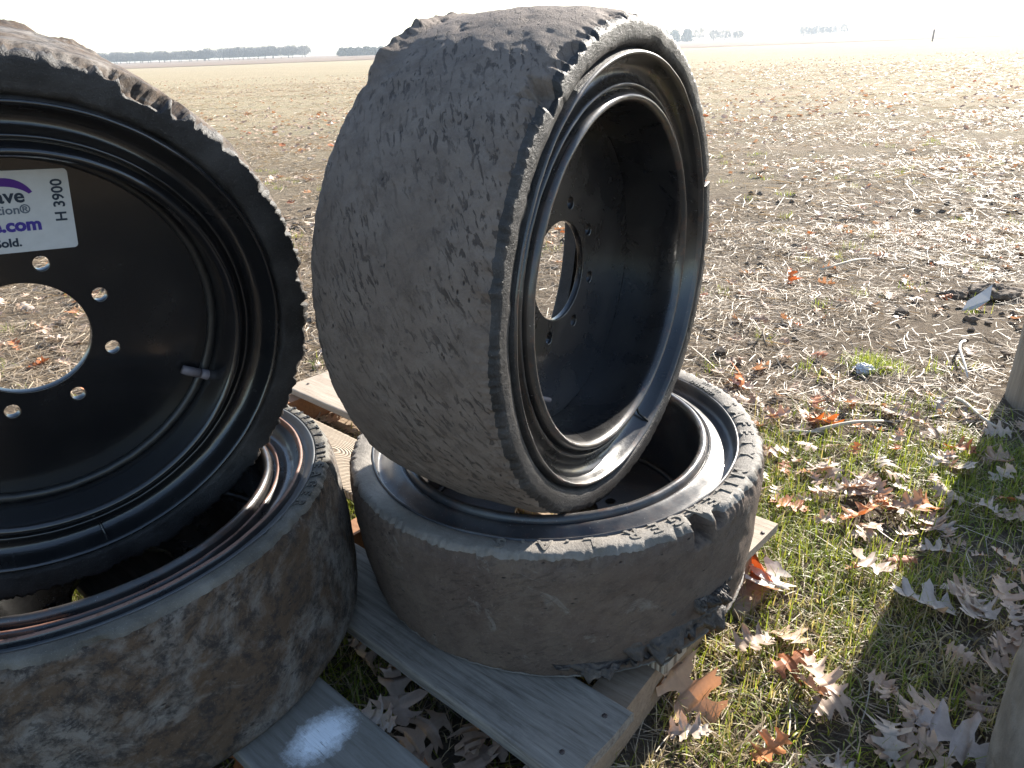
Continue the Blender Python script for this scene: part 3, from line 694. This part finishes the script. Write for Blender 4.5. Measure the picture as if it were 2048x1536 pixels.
parts = [scatter(800, .45, 3.0, 1.5, 1), scatter(2500, 3.0, 7.0, 1.5, 2), scatter(5600, 7.0, 16, 1.4, 3), scatter(9000, 16, 46, 1.2, 4)]
lx = np.concatenate([p[0] for p in parts]); ly = np.concatenate([p[1] for p in parts])
# extra drift of leaves by the post, on the grass at right
rg = np.random.default_rng(5)
def drift(cx, cy, sx, sy, n, ang=0):
    a = rg.normal(0, sx, n); b = rg.normal(0, sy, n); c, s = math.cos(ang), math.sin(ang); return cx + a*c - b*s, cy + a*s + b*c
dr = [drift(1.02, 1.25, .24, .17, 48, -.6), drift(.80, 1.50, .22, .10, 34, -.4), drift(1.25, 1.80, .25, .2, 26), drift(.86, .92, .12, .12, 20), drift(.5, .80, .10, .10, 12), drift(.9, 1.95, .2, .12, 26, -.3), drift(-.62, 1.9, .35, .3, 60), drift(-.20, .72, .12, .12, 14)]
lx = np.concatenate([lx] + [d[0] for d in dr]); ly = np.concatenate([ly] + [d[1] for d in dr])
def blocked(x, y, m=0.):
    b = np.hypot(x - .967, y - .535) < .38
    b |= np.hypot(x - 1.626, y - 1.93) < .2
    xp = x*.74 - y*.674; yp = x*.674 + y*.74
    onb = np.zeros_like(b)
    for (xa, xb, y0, y1, _) in boards: onb |= (xp > -1.86) & (xp < xa + .02) & (yp > y0 - .03) & (yp < y1 + .03)
    return b, onb
bk, onb = blocked(lx, ly); lx, ly = lx[~bk], ly[~bk]; onb = onb[~bk]
n = len(lx); size = rg.uniform(.065, .115, n); size[rg.uniform(size=n) < .4] *= .62
size *= np.where(ly < 1.6, .80, .72)
rusty = rg.uniform(size=n) < np.where(ly < 1.7, .16, np.where(ly < 7, .10, .045))
rz = rg.uniform(0, 2*math.pi, n); tx = rg.normal(0, .26, n); ty = rg.normal(0, .26, n)
lz = ground_h(lx, ly) + rg.uniform(.006, .022, n) + .014*lawn_mask(lx, ly)
lz[onb] = np.minimum(lz[onb], .02)
tx[onb] *= .3; ty[onb] *= .3
pr = proj(np.stack([lx, ly, lz], -1)); apx = size/pr[:, 2]
infr = (pr[:, 0] > -40) & (pr[:, 0] < 2090) & (pr[:, 1] > -40) & (pr[:, 1] < 1580)
hid = (pr[:, 0] < 600) & (pr[:, 1] > 330) & ~((pr[:, 0] < 190) & (pr[:, 1] > 555) & (pr[:, 1] < 790))
hid |= ((pr[:, 0] - 1020)/400)**2 + ((pr[:, 1] - 530)/500)**2 < 1
hid |= ((pr[:, 0] - 1115)/410)**2 + ((pr[:, 1] - 1080)/290)**2 < 1
hid |= (pr[:, 0] < 640) & (pr[:, 1] > 900)
hid |= onb
score = np.where(infr & ~hid, apx, 0); order = np.argsort(-score)
NHERO = 292
hero = set(order[:NHERO].tolist())
def leaf_label(x, y, rust, px, py, inshade, sz=.08):
    c = ('small ' if sz < .045 else 'large ' if sz > .078 else 'mid-sized ') + ('rust-orange' if rust else 'pale tan')
    if px < 700: return c + ' dry oak leaf on the ground seen left of the centre wheel', c + ' leaves behind the wheels'
    if inshade: return c + ' dry oak leaf lying in the shadow of the round post', c + ' leaves in the post shadow'
    if py > 1230 and px < 1290: return c + ' dry oak leaf in the dark gap beside the pallet boards', c + ' leaves in the pallet gaps'
    if py > 930: return c + ' dry oak leaf lying on the sunlit green grass right of the pallet', c + ' leaves on the sunlit grass'
    if py > 560: return c + ' dry oak leaf on the sunlit bare soil right of the centre wheel', c + ' leaves on the near soil'
    return c + ' dry oak leaf far out on the stubble field', c + ' leaves out on the field'
def place_leaf(i, col, label, group, x, y, z, s, e):
    o = bpy.data.objects.new('oak_leaf', leafmeshes[i % 9]); o.location = (x, y, z); o.rotation_euler = e; o.scale = (s*.9, s, s); o.color = (*col, 1)
    tag(o, label, 'leaf', group); return link(o)
for i in hero:
    col = (RUST if rusty[i] else TAN)[int(rg.integers(0, 4))]*rg.uniform(.85, 1.1)
    # side of the post-shadow line
    c = lx[i]*.755 - ly[i]*.656; sh = (c > (1.626*.755 - 1.93*.656) - .17) and (c < (1.626*.755 - 1.93*.656) + .17) and ly[i] < 1.95
    sh = sh or (np.hypot(lx[i] - .967, ly[i] - .535) < .5 and False)
    lb, gp = leaf_label(lx[i], ly[i], rusty[i], pr[i, 0], pr[i, 1], sh, size[i])
    place_leaf(i, col, lb, gp, lx[i], ly[i], lz[i], size[i], (tx[i], ty[i], rz[i]))
# named individual leaves
def special(px, py, s, e, col, label, k, dz=.02):
    x, y = unproj(px, py); z = float(ground_h(x, y)) + dz
    place_leaf(k, col, label, None, x, y, z, s, e)
special(1515, 1165, .10, (1.15, .2, 2.2), (.46, .12, .04), 'deep orange oak leaf propped against the near end of the pale pallet board', 2, .035)
special(1372, 1412, .13, (.75, -.45, .5), (.56, .36, .22), 'large curled tan oak leaf standing up below the torn foot of the tyre', 4, .04)
special(1580, 570, .085, (1.2, .1, .3), (.62, .20, .06), 'bright orange oak leaf standing upright on bare soil right of the centre wheel', 6, .03)
special(1640, 853, .12, (.4, .3, 1.9), (.60, .24, .08), 'long flat orange oak leaf on the soil beyond the lettered tyre', 1, .02)
special(1478, 778, .10, (.9, .5, .9), (.66, .22, .07), 'vivid orange oak leaf just behind the lettered tyre edge', 3, .05)
special(1535, 1190, .12, (.2, -.2, 2.6), (.66, .58, .50), 'bleached white oak leaf on the grass beside the pallet corner', 5, .03)
special(1840, 1225, .12, (.25, .1, 1.3), (.52, .45, .38), 'pale oak leaf with deep lobes at the edge of the post shadow', 0, .03)
special(1900, 1500, .115, (.3, -.3, .8), (.55, .46, .40), 'large pale oak leaf at the bottom of the frame in the post shadow', 7, .03)
for q, (px_, py_, s_, e_) in enumerate([(800, 1430, .11, (.3, .2, .4)), (735, 1350, .08, (.9, .3, 1.4)), (850, 1500, .10, (.2, -.3, 2.4)), (945, 1500, .09, (.4, .1, 3.3)), (765, 1475, .07, (.1, .5, 4.2)), (1010, 1525, .08, (.5, 0, 5.1)), (470, 1525, .09, (.5, .2, 1.1))]):
    x_, y_ = unproj(px_, py_); place_leaf(q, (.60, .28, .12) if q == 6 else TAN[q % 5], ['broad pale oak leaf lying in the dark gap between pallet boards', 'small upright oak leaf at the left of the pallet gap', 'narrow pale oak leaf by the sprayed board in the pallet gap', 'tan oak leaf under the near edge of the plain board', 'curled little oak leaf beside the sprayed board', 'tan oak leaf at the bottom of the frame below the plain board', 'orange leaf under the sprayed board beside the left flat tyre'][q], None, x_, y_, .03, s_, e_)
# the rest, joined
rest = [i for i in range(n) if i not in hero]
VV, FF, CC = [], [], []; off = 0
geo = {(l, s): leaf_geo(300 + s, l) for l in (0, 1, 2) for s in range(6)}
for i in rest:
    if pr[i, 2] < 0 or not infr[i]:
        if ly[i] > 4: continue
    l = 0 if ly[i] < 2.2 else (1 if ly[i] < 9 else 2); V, Fq = geo[(l, i % 6)]
    cz, sz = math.cos(rz[i]), math.sin(rz[i]); cx, sx = math.cos(tx[i]), math.sin(tx[i]); cy, sy = math.cos(ty[i]), math.sin(ty[i])
    Rm = np.array([[cz, -sz, 0], [sz, cz, 0], [0, 0, 1]]) @ np.array([[cy, 0, sy], [0, 1, 0], [-sy, 0, cy]]) @ np.array([[1, 0, 0], [0, cx, -sx], [0, sx, cx]])
    sc = size[i]*(1.15 if l == 2 else 1)
    VV.append(V*sc @ Rm.T + [lx[i], ly[i], lz[i]]); FF.append(Fq + off); off += len(V)
    CC.append(np.tile((RUST if rusty[i] else TAN)[int(rg.integers(0, 4))]*rg.uniform(.85, 1.12), (len(V), 1)))
o = mesh_np('leaf_litter', np.concatenate(VV), np.concatenate(FF), M['leafs'], colors=np.concatenate(CC)); tag(o, 'scattered dry oak leaves across the field', 'leaf litter', kind='stuff')

# ------------------------------------------------------------------ grass, straw, stubble
def blade_mat(name, rough=.55, tr=.35, tint=(1., 1., .5)):
    m, ns, ls, b = mat(name); src = N(ns, 'ShaderNodeVertexColor', layer_name='tint').outputs[0]
    ls.new(src, b.inputs['Base Color']); b.inputs['Roughness'].default_value = rough; b.inputs['Specular IOR Level'].default_value = .35
    t = ns.new('ShaderNodeBsdfTranslucent'); tc = mixc(ns, ls, 1., src, tint, 'MULTIPLY'); ls.new(tc, t.inputs[0])
    mx = ns.new('ShaderNodeMixShader'); mx.inputs[0].default_value = tr; ls.new(b.outputs[0], mx.inputs[1]); ls.new(t.outputs[0], mx.inputs[2])
    ls.new(mx.outputs[0], ns['Material Output'].inputs[0]); return m
M['grass'] = blade_mat('grass_blades', .45, .45); M['straw'] = blade_mat('straw_blades', .5, .25, (1, .85, .6))
def blades(name, x, y, h, w, lean, col, m, segs=3, lie=None, z0=0.):
    n = len(x); rg = np.random.default_rng(len(name) + n)
    az = rg.uniform(0, 2*math.pi, n); dirx, diry = np.cos(az), np.sin(az); px, py = -diry, dirx
    z = ground_h(x, y) + z0
    V = np.zeros((n, segs + 1, 2, 3)); crv = rg.normal(0, .5, n)
    for k in range(segs + 1):
        t = k/segs
        if lie is None:
            el = (math.pi/2 - lean*(.35 + .9*t)); hz = h*t*np.cos(el); vt = h*t*np.sin(el); ww = w*(1 - .85*t)
            cx = x + dirx*hz; cy = y + diry*hz; cz = z + vt
        else:
            s = (t - .5)*h; bow = crv*h*.35*(t - .5)**2; cx = x + dirx*s + px*bow; cy = y + diry*s + py*bow; cz = z + lie + lean*s; ww = w*(1 - .3*t)
        if lie is None: ax, ay, azz = px, py, 0
        else: ax, ay, azz = px, py, rg.normal(0, .5, n) if k == 0 else azz
        for j, sg in enumerate((-.5, .5)):
            V[:, k, j, 0] = cx + sg*ww*ax; V[:, k, j, 1] = cy + sg*ww*ay; V[:, k, j, 2] = cz + (sg*ww*azz if lie is not None else 0)
    base = np.arange(n)[:, None]*(segs + 1)*2
    F = np.concatenate([np.stack([base[:, 0] + 2*k, base[:, 0] + 2*k + 1, base[:, 0] + 2*k + 3, base[:, 0] + 2*k + 2], -1) for k in range(segs)])
    C = np.repeat(col, (segs + 1)*2, axis=0)
    return mesh_np(name, V.reshape(-1, 3), F, m, colors=C)
rg = np.random.default_rng(21)
def keepmask(x, y):
    b, onb = blocked(x, y); return ~b
# lawn
nL = 250000
y = np.sqrt(rg.uniform(.35**2, 2.9**2, nL)); x = rg.uniform(-1.0, .95, nL)*(y + .45)
m = lawn_mask(x, y); cl = fbm(np.stack([x*6, y*6, x*0], -1), 3, 33)
k = (rg.uniform(size=nL) < m*np.clip(.55 + 1.2*cl, .05, 1)) & keepmask(x, y); x, y, cl = x[k], y[k], cl[k]
pp = proj(np.stack([x, y, x*0], -1)); k = (pp[:, 0] > -60) & (pp[:, 0] < 2120) & (pp[:, 1] < 1640); x, y, cl = x[k], y[k], cl[k]
n2 = len(x); dry = rg.uniform(size=n2) < np.clip(.36 - .9*fbm(np.stack([x*2.2, y*2.2, x*0 + 4], -1), 2, 35), .12, .9)
G = np.array([(.23, .28, .045), (.29, .34, .06), (.16, .21, .04), (.34, .35, .08)]); DR = np.array([(.46, .37, .22), (.54, .45, .29), (.38, .29, .17), (.5, .42, .30)])
col = np.where(dry[:, None], DR[rg.integers(0, 4, n2)], G[rg.integers(0, 4, n2)])*rg.uniform(.75, 1.15, (n2, 1))
h = rg.uniform(.02, .062, n2)*np.where(dry, .95, 1)
o = blades('grass', x, y, h, rg.uniform(.0018, .0042, n2), np.abs(rg.normal(.75, .5, n2)), col, M['grass']); tag(o, 'short green and straw-coloured grass around the pallet', 'grass', kind='stuff')
# sparse sprigs on the soil
cx = rg.uniform(-.8, .92, 260); cyy = rg.uniform(1.6, 8, 260); cx = cx*(cyy + .4); x = np.repeat(cx, 26) + rg.normal(0, .03, 260*26); y = np.repeat(cyy, 26) + rg.normal(0, .03, 260*26)
ex, ey = unproj(1745, 738); x = np.concatenate([x, ex + rg.normal(0, .035, 500)]); y = np.concatenate([y, ey + rg.normal(0, .035, 500)])
k = keepmask(x, y); x, y = x[k], y[k]; n2 = len(x); col = G[rg.integers(0, 4, n2)]*rg.uniform(.9, 1.5, (n2, 1))
o = blades('green_sprigs', x, y, rg.uniform(.015, .055, n2), rg.uniform(.002, .0035, n2), np.abs(rg.normal(.6, .35, n2)), col, M['grass']); tag(o, 'scattered green sprigs on the bare soil', 'grass', kind='stuff')
# straw near and middle distance
def straw(name, cnt, ya, yb, lmin, lmax, wmin, wmax, seed, label):
    rg = np.random.default_rng(seed)
    y = np.sqrt(rg.uniform(ya*ya, yb*yb, cnt)); x = rg.uniform(-.80, .92, cnt)*(y + .45)
    d = np.clip(.62 + 1.1*fbm(np.stack([x*1.1, y*1.6, x*0 + 2], -1), 3, 44), .06, 1)*(1 - (.9 if name == 'corn_stalks' else .6)*lawn_mask(x, y))
    k = (rg.uniform(size=cnt) < d) & keepmask(x, y); x, y = x[k], y[k]
    pp = proj(np.stack([x, y, x*0], -1)); k = (pp[:, 0] > -60) & (pp[:, 0] < 2120) & (pp[:, 1] < 1620); x, y = x[k], y[k]; n2 = len(x)
    S = np.array([(.46, .37, .26), (.52, .43, .32), (.38, .30, .21), (.28, .22, .15), (.60, .52, .42)])
    col = S[rg.choice(5, n2, p=[.26, .2, .26, .18, .10])]*rg.uniform(.75, 1.1, (n2, 1))
    o = blades(name, x, y, rg.uniform(lmin, lmax, n2), rg.uniform(wmin, wmax, n2), rg.normal(0, .16, n2), col, M['straw'], 3, rg.uniform(.003, .018, n2))
    tag(o, label, 'straw', kind='stuff')
straw('dead_thatch', 160000, .5, 4.4, .02, .10, .0009, .0028, 50, 'dead grass and straw lying on the near soil')
straw('field_straw', 130000, 4.0, 11, .03, .13, .002, .0045, 51, 'bleached straw covering the middle of the field')
straw('far_straw', 80000, 11, 34, .06, .22, .005, .010, 52, 'bleached straw farther out on the field')
straw('corn_stalks', 900, .8, 9, .12, .34, .005, .009, 53, 'longer broken stalks lying on the soil')
# soil clods
rg = np.random.default_rng(60); nC = 3800; y = np.sqrt(rg.uniform(1.2**2, 5.5**2, nC)); x = rg.uniform(-.8, .92, nC)*(y + .45)
k = (rg.uniform(size=nC) < (1 - lawn_mask(x, y))*np.clip(.3 + 2*fbm(np.stack([x*1.5, y*1.5, x*0], -1), 2, 61), 0, 1)) & keepmask(x, y); x, y = x[k], y[k]; nC = len(x)
ico = np.array([(0, 0, 1), (.9, 0, .4), (.28, .85, .4), (-.72, .53, .4), (-.72, -.53, .4), (.28, -.85, .4), (.72, .53, -.4), (-.28, .85, -.4), (-.9, 0, -.4), (-.28, -.85, -.4), (.72, -.53, -.4)])
fc = np.array([(0, 1, 2), (0, 2, 3), (0, 3, 4), (0, 4, 5), (0, 5, 1), (1, 6, 2), (2, 6, 7), (2, 7, 3), (3, 7, 8), (3, 8, 4), (4, 8, 9), (4, 9, 5), (5, 9, 10), (5, 10, 1), (1, 10, 6)])
sz = rg.gamma(2., .0045, nC) + .003
V = ico[None]*(1 + .3*rg.standard_normal((nC, 11, 1)))*sz[:, None, None]; V[..., 2] *= .7; V += np.stack([x, y, ground_h(x, y) + sz*.3], -1)[:, None]
F = (fc[None] + (np.arange(nC)*11)[:, None, None]).reshape(-1, 3)
def clod_mat():
    m, ns, ls, b = mat('soil_clods'); geo = ns.new('ShaderNodeNewGeometry'); n1 = noise(ns, ls, geo.outputs['Position'], 60, 5, .7)
    r = ramp(ns, [(.3, (.07, .052, .038)), (.7, (.15, .115, .085))]); ls.new(n1, r.inputs[0]); ls.new(r.outputs[0], b.inputs['Base Color']); b.inputs['Roughness'].default_value = .95; bump(ns, ls, b, n1, .8, .006); return m
M['clod'] = clod_mat()
o = mesh_np('soil_crumbs', V.reshape(-1, 3), F, M['clod'], smooth=False); tag(o, 'crumbs of dark soil between the straw', 'soil', kind='stuff')

# ------------------------------------------------------------------ odd things on the ground
def ground_thing(px, py, dz=0.):
    x, y = unproj(px, py); return float(x), float(y), float(ground_h(x, y)) + dz
x, y, z = ground_thing(1985, 590); o = blob('soil_clod', (x, y, z), (.12, .09, .05), M['clod'], None, 71, .5); tag(o, 'big dark soil clod behind the grey scrap sheet on the right', 'clod')
x, y, z = ground_thing(1905, 592); o = blob('soil_clod', (x, y, z), (.06, .05, .03), M['clod'], None, 75, .5); tag(o, 'smaller dark soil clod left of the grey scrap sheet', 'clod')
x, y, z = ground_thing(1945, 622)
me = bpy.data.meshes.new('scrap_sheet'); pts = [(-.10, -.05, 0), (-.02, -.06, .006), (.08, -.02, .04), (.15, .09, .09), (.06, .05, .06), (-.04, .01, .03)]
me.from_pydata([(a*.62, b*.62, c*.8) for a, b, c in pts] + [(a*.62, b*.62, c*.8 - .003) for a, b, c in pts], [], [(0, 1, 2, 5), (2, 3, 4, 5), (6, 11, 8, 7), (8, 11, 10, 9)] + [(i, i + 6, (i+1) % 6 + 6, (i+1) % 6) for i in range(6)])
me.materials.append(flat('grey_plastic', (.33, .34, .34), .6)); o = link(bpy.data.objects.new('scrap_sheet', me)); o.location = (x, y, z + .02); tag(o, 'light grey curved sheet of scrap sticking out of the soil at right', 'scrap')
x, y, z = ground_thing(1728, 748, .01)
mW = flat('clear_plastic', (.5, .52, .56), .12); o = blob('plastic_scrap', (x, y, z), (.030, .026, .015), mW, None, 77, .8); tag(o, 'crumpled shiny plastic scrap in front of the green grass tuft', 'litter')
def twig(px0, py0, px1, py1, r, label, col, mid=0.02):
    x0, y0 = unproj(px0, py0); x1, y1 = unproj(px1, py1); z0, z1 = float(ground_h(x0, y0)) + .015, float(ground_h(x1, y1)) + .015
    pts = []
    for t in np.linspace(0, 1, 7): pts.append((x0 + (x1 - x0)*t + .012*math.sin(5*t + px0), y0 + (y1 - y0)*t + .012*math.cos(4*t + py0), z0 + (z1 - z0)*t + mid*math.sin(math.pi*t)))
    o = tube_mesh('stalk', pts, [r*(1 - .35*t) for t in np.linspace(0, 1, 7)], flat('stalk_' + str(px0), col, .7), None, 7); tag(o, label, 'stalk')
twig(1615, 880, 1770, 850, .006, 'thick pale curved stalk among leaves beyond the lettered tyre', (.46, .39, .31))
twig(1905, 810, 2000, 868, .0055, 'pale straight stalk pointing at the foot of the round post', (.55, .48, .38), .008)
twig(1530, 700, 1526, 672, .004, 'short brown stub of stalk standing in dark soil', (.2, .14, .09), .03)
twig(1640, 548, 1745, 525, .007, 'pale stalk lying level on the soil farther out', (.5, .43, .33))
twig(1925, 690, 1922, 765, .005, 'pale upright strip of husk near the round post', (.62, .56, .5), .03)
twig(1560, 880, 1640, 872, .0045, 'thin pale stalk left of the thick curved stalk', (.5, .44, .36), .01)
twig(1230, 1530, 1212, 1480, .0035, 'thin dark twig under the near pallet board end', (.18, .13, .09), .01)

# ------------------------------------------------------------------ distant trees
def tree_mat(name, c0, c1):
    m, ns, ls, b = mat(name); src = N(ns, 'ShaderNodeObjectInfo'); r = ramp(ns, [(0, c0), (1, c1)]); ls.new(src.outputs['Random'], r.inputs[0]); ls.new(r.outputs[0], b.inputs['Base Color']); b.inputs['Roughness'].default_value = .9; return m
M['twig'] = tree_mat('bare_twigs', (.13, .115, .10), (.17, .15, .13)); M['ever'] = tree_mat('evergreen_needles', (.035, .05, .03), (.05, .065, .035)); M['bark'] = flat('bark', (.10, .08, .065), .9)
def far_tree(x, y, hgt, wid, kind, seed, label, group):
    z = float(far_h(x, y)); rt = empty('bare_tree' if kind == 'bare' else 'cedar_tree', (x, y, z)); tag(rt, label, 'tree', group)
    rg = np.random.default_rng(seed); nn = 900
    tube_mesh('trunk', [(0, 0, -.3), (0, 0, hgt*.35), (.1, 0, hgt*.7)], [.22, .16, .06], M['bark'], rt, 6)
    th = rg.uniform(0, 2*math.pi, nn); u = rg.uniform(0, 1, nn)**.5; zz = rg.uniform(.06 if kind != 'bare' else .15, 1, nn)
    prof = np.sqrt(np.clip(1 - ((zz - (.5 if kind == 'bare' else .42))/(.52 if kind == 'bare' else .62))**2, 0, 1))
    lump = 1 + .35*fbm(np.stack([np.cos(th)*1.6, np.sin(th)*1.6, zz*3], -1), 2, seed)
    P = np.stack([np.cos(th)*u*prof*wid*lump/2, np.sin(th)*u*prof*wid*lump/2, zz*hgt*(1 + .08*rg.standard_normal(nn))], -1)
    if kind == 'bare':
        L = rg.uniform(.8, 2.0, nn)[:, None]*np.stack([np.cos(th)*.5 + .3*rg.standard_normal(nn), np.sin(th)*.5 + .3*rg.standard_normal(nn), rg.uniform(.3, 1.2, nn)], -1); Wd = .10
    else: L = rg.normal(0, .5, (nn, 3)); Wd = .55
    Wv = rg.normal(0, 1, (nn, 3)); Wv /= np.linalg.norm(Wv, axis=1)[:, None]; Wv *= Wd
    V = np.stack([P, P + L*.5 + Wv, P + L, P + L*.5 - Wv], 1).reshape(-1, 3); Fq = np.arange(nn*4).reshape(-1, 4)
    mesh_np('crown', V, Fq, M['twig'] if kind == 'bare' else M['ever'], rt, smooth=False)
rg = np.random.default_rng(90)
for i in range(46):
    t = i/45; x = -205 + 105*t; far_tree(x + rg.uniform(-1.5, 1.5), 420 + rg.uniform(-4, 4), rg.uniform(3.6, 4.6) + (.5 if i > 24 else 0), rg.uniform(6, 8.5), 'bare', 200 + i, 'hazy bare tree in the long windbreak on the left horizon', 'trees of the left windbreak')
for i in range(9):
    x = -73 + 29*i/8; far_tree(x, 380 + rg.uniform(-3, 3), rg.uniform(2.6, 3.6), rg.uniform(4.2, 5.4), 'cedar', 300 + i, 'dark rounded evergreen in the clump left of the centre wheel', 'evergreens left of the wheel')
for i in range(7):
    x = 84 + 37*i/6; far_tree(x, 420 + rg.uniform(-4, 4), (5.5 if i < 4 else 3.6) + rg.uniform(-.6, .6), rg.uniform(5, 7), 'cedar' if i < 3 else 'bare', 320 + i, ('evergreen' if i < 3 else 'bare tree') + ' in the clump just right of the centre wheel top', 'clump right of the wheel ' + ('evergreens' if i < 3 else 'bare trees'))
for i in range(6):
    x = 166 + 22*i/5; far_tree(x, 450 + rg.uniform(-4, 4), rg.uniform(3.6, 4.8), rg.uniform(4.5, 6), 'bare', 340 + i, 'bare tree in the small grove on the right horizon', 'right horizon grove')
fp = tube_mesh('fence_post', [(63.6, 120, -.2), (63.62, 120, 1.6), (63.7, 120, 1.75)], [.12, .12, .03], M['bark'], None, 8); tag(fp, 'lone dark fence post on the right horizon', 'post')

# ------------------------------------------------------------------ haze: one closed box of thin even air
hz = bpy.data.meshes.new('haze'); x0, x1, y0, y1, z0, z1 = -1560, 1760, -640, 1640, -8, 14
hz.from_pydata([(x0, y0, z0), (x1, y0, z0), (x1, y1, z0), (x0, y1, z0), (x0, y0, z1), (x1, y0, z1), (x1, y1, z1), (x0, y1, z1)], [], [(3, 2, 1, 0), (4, 5, 6, 7), (0, 1, 5, 4), (1, 2, 6, 5), (2, 3, 7, 6), (3, 0, 4, 7)])
hm = bpy.data.materials.new('haze'); hm.use_nodes = True; hn = hm.node_tree.nodes; hn.remove(hn['Principled BSDF'])
pv = hn.new('ShaderNodeVolumePrincipled'); pv.inputs['Density'].default_value = .0006; pv.inputs['Color'].default_value = (.80, .90, 1, 1); pv.inputs['Anisotropy'].default_value = .35
hm.node_tree.links.new(pv.outputs[0], hn['Material Output'].inputs['Volume']); hz.materials.append(hm)
tag(link(bpy.data.objects.new('haze', hz)), 'thin pale autumn haze over the fields', 'haze', kind='stuff')
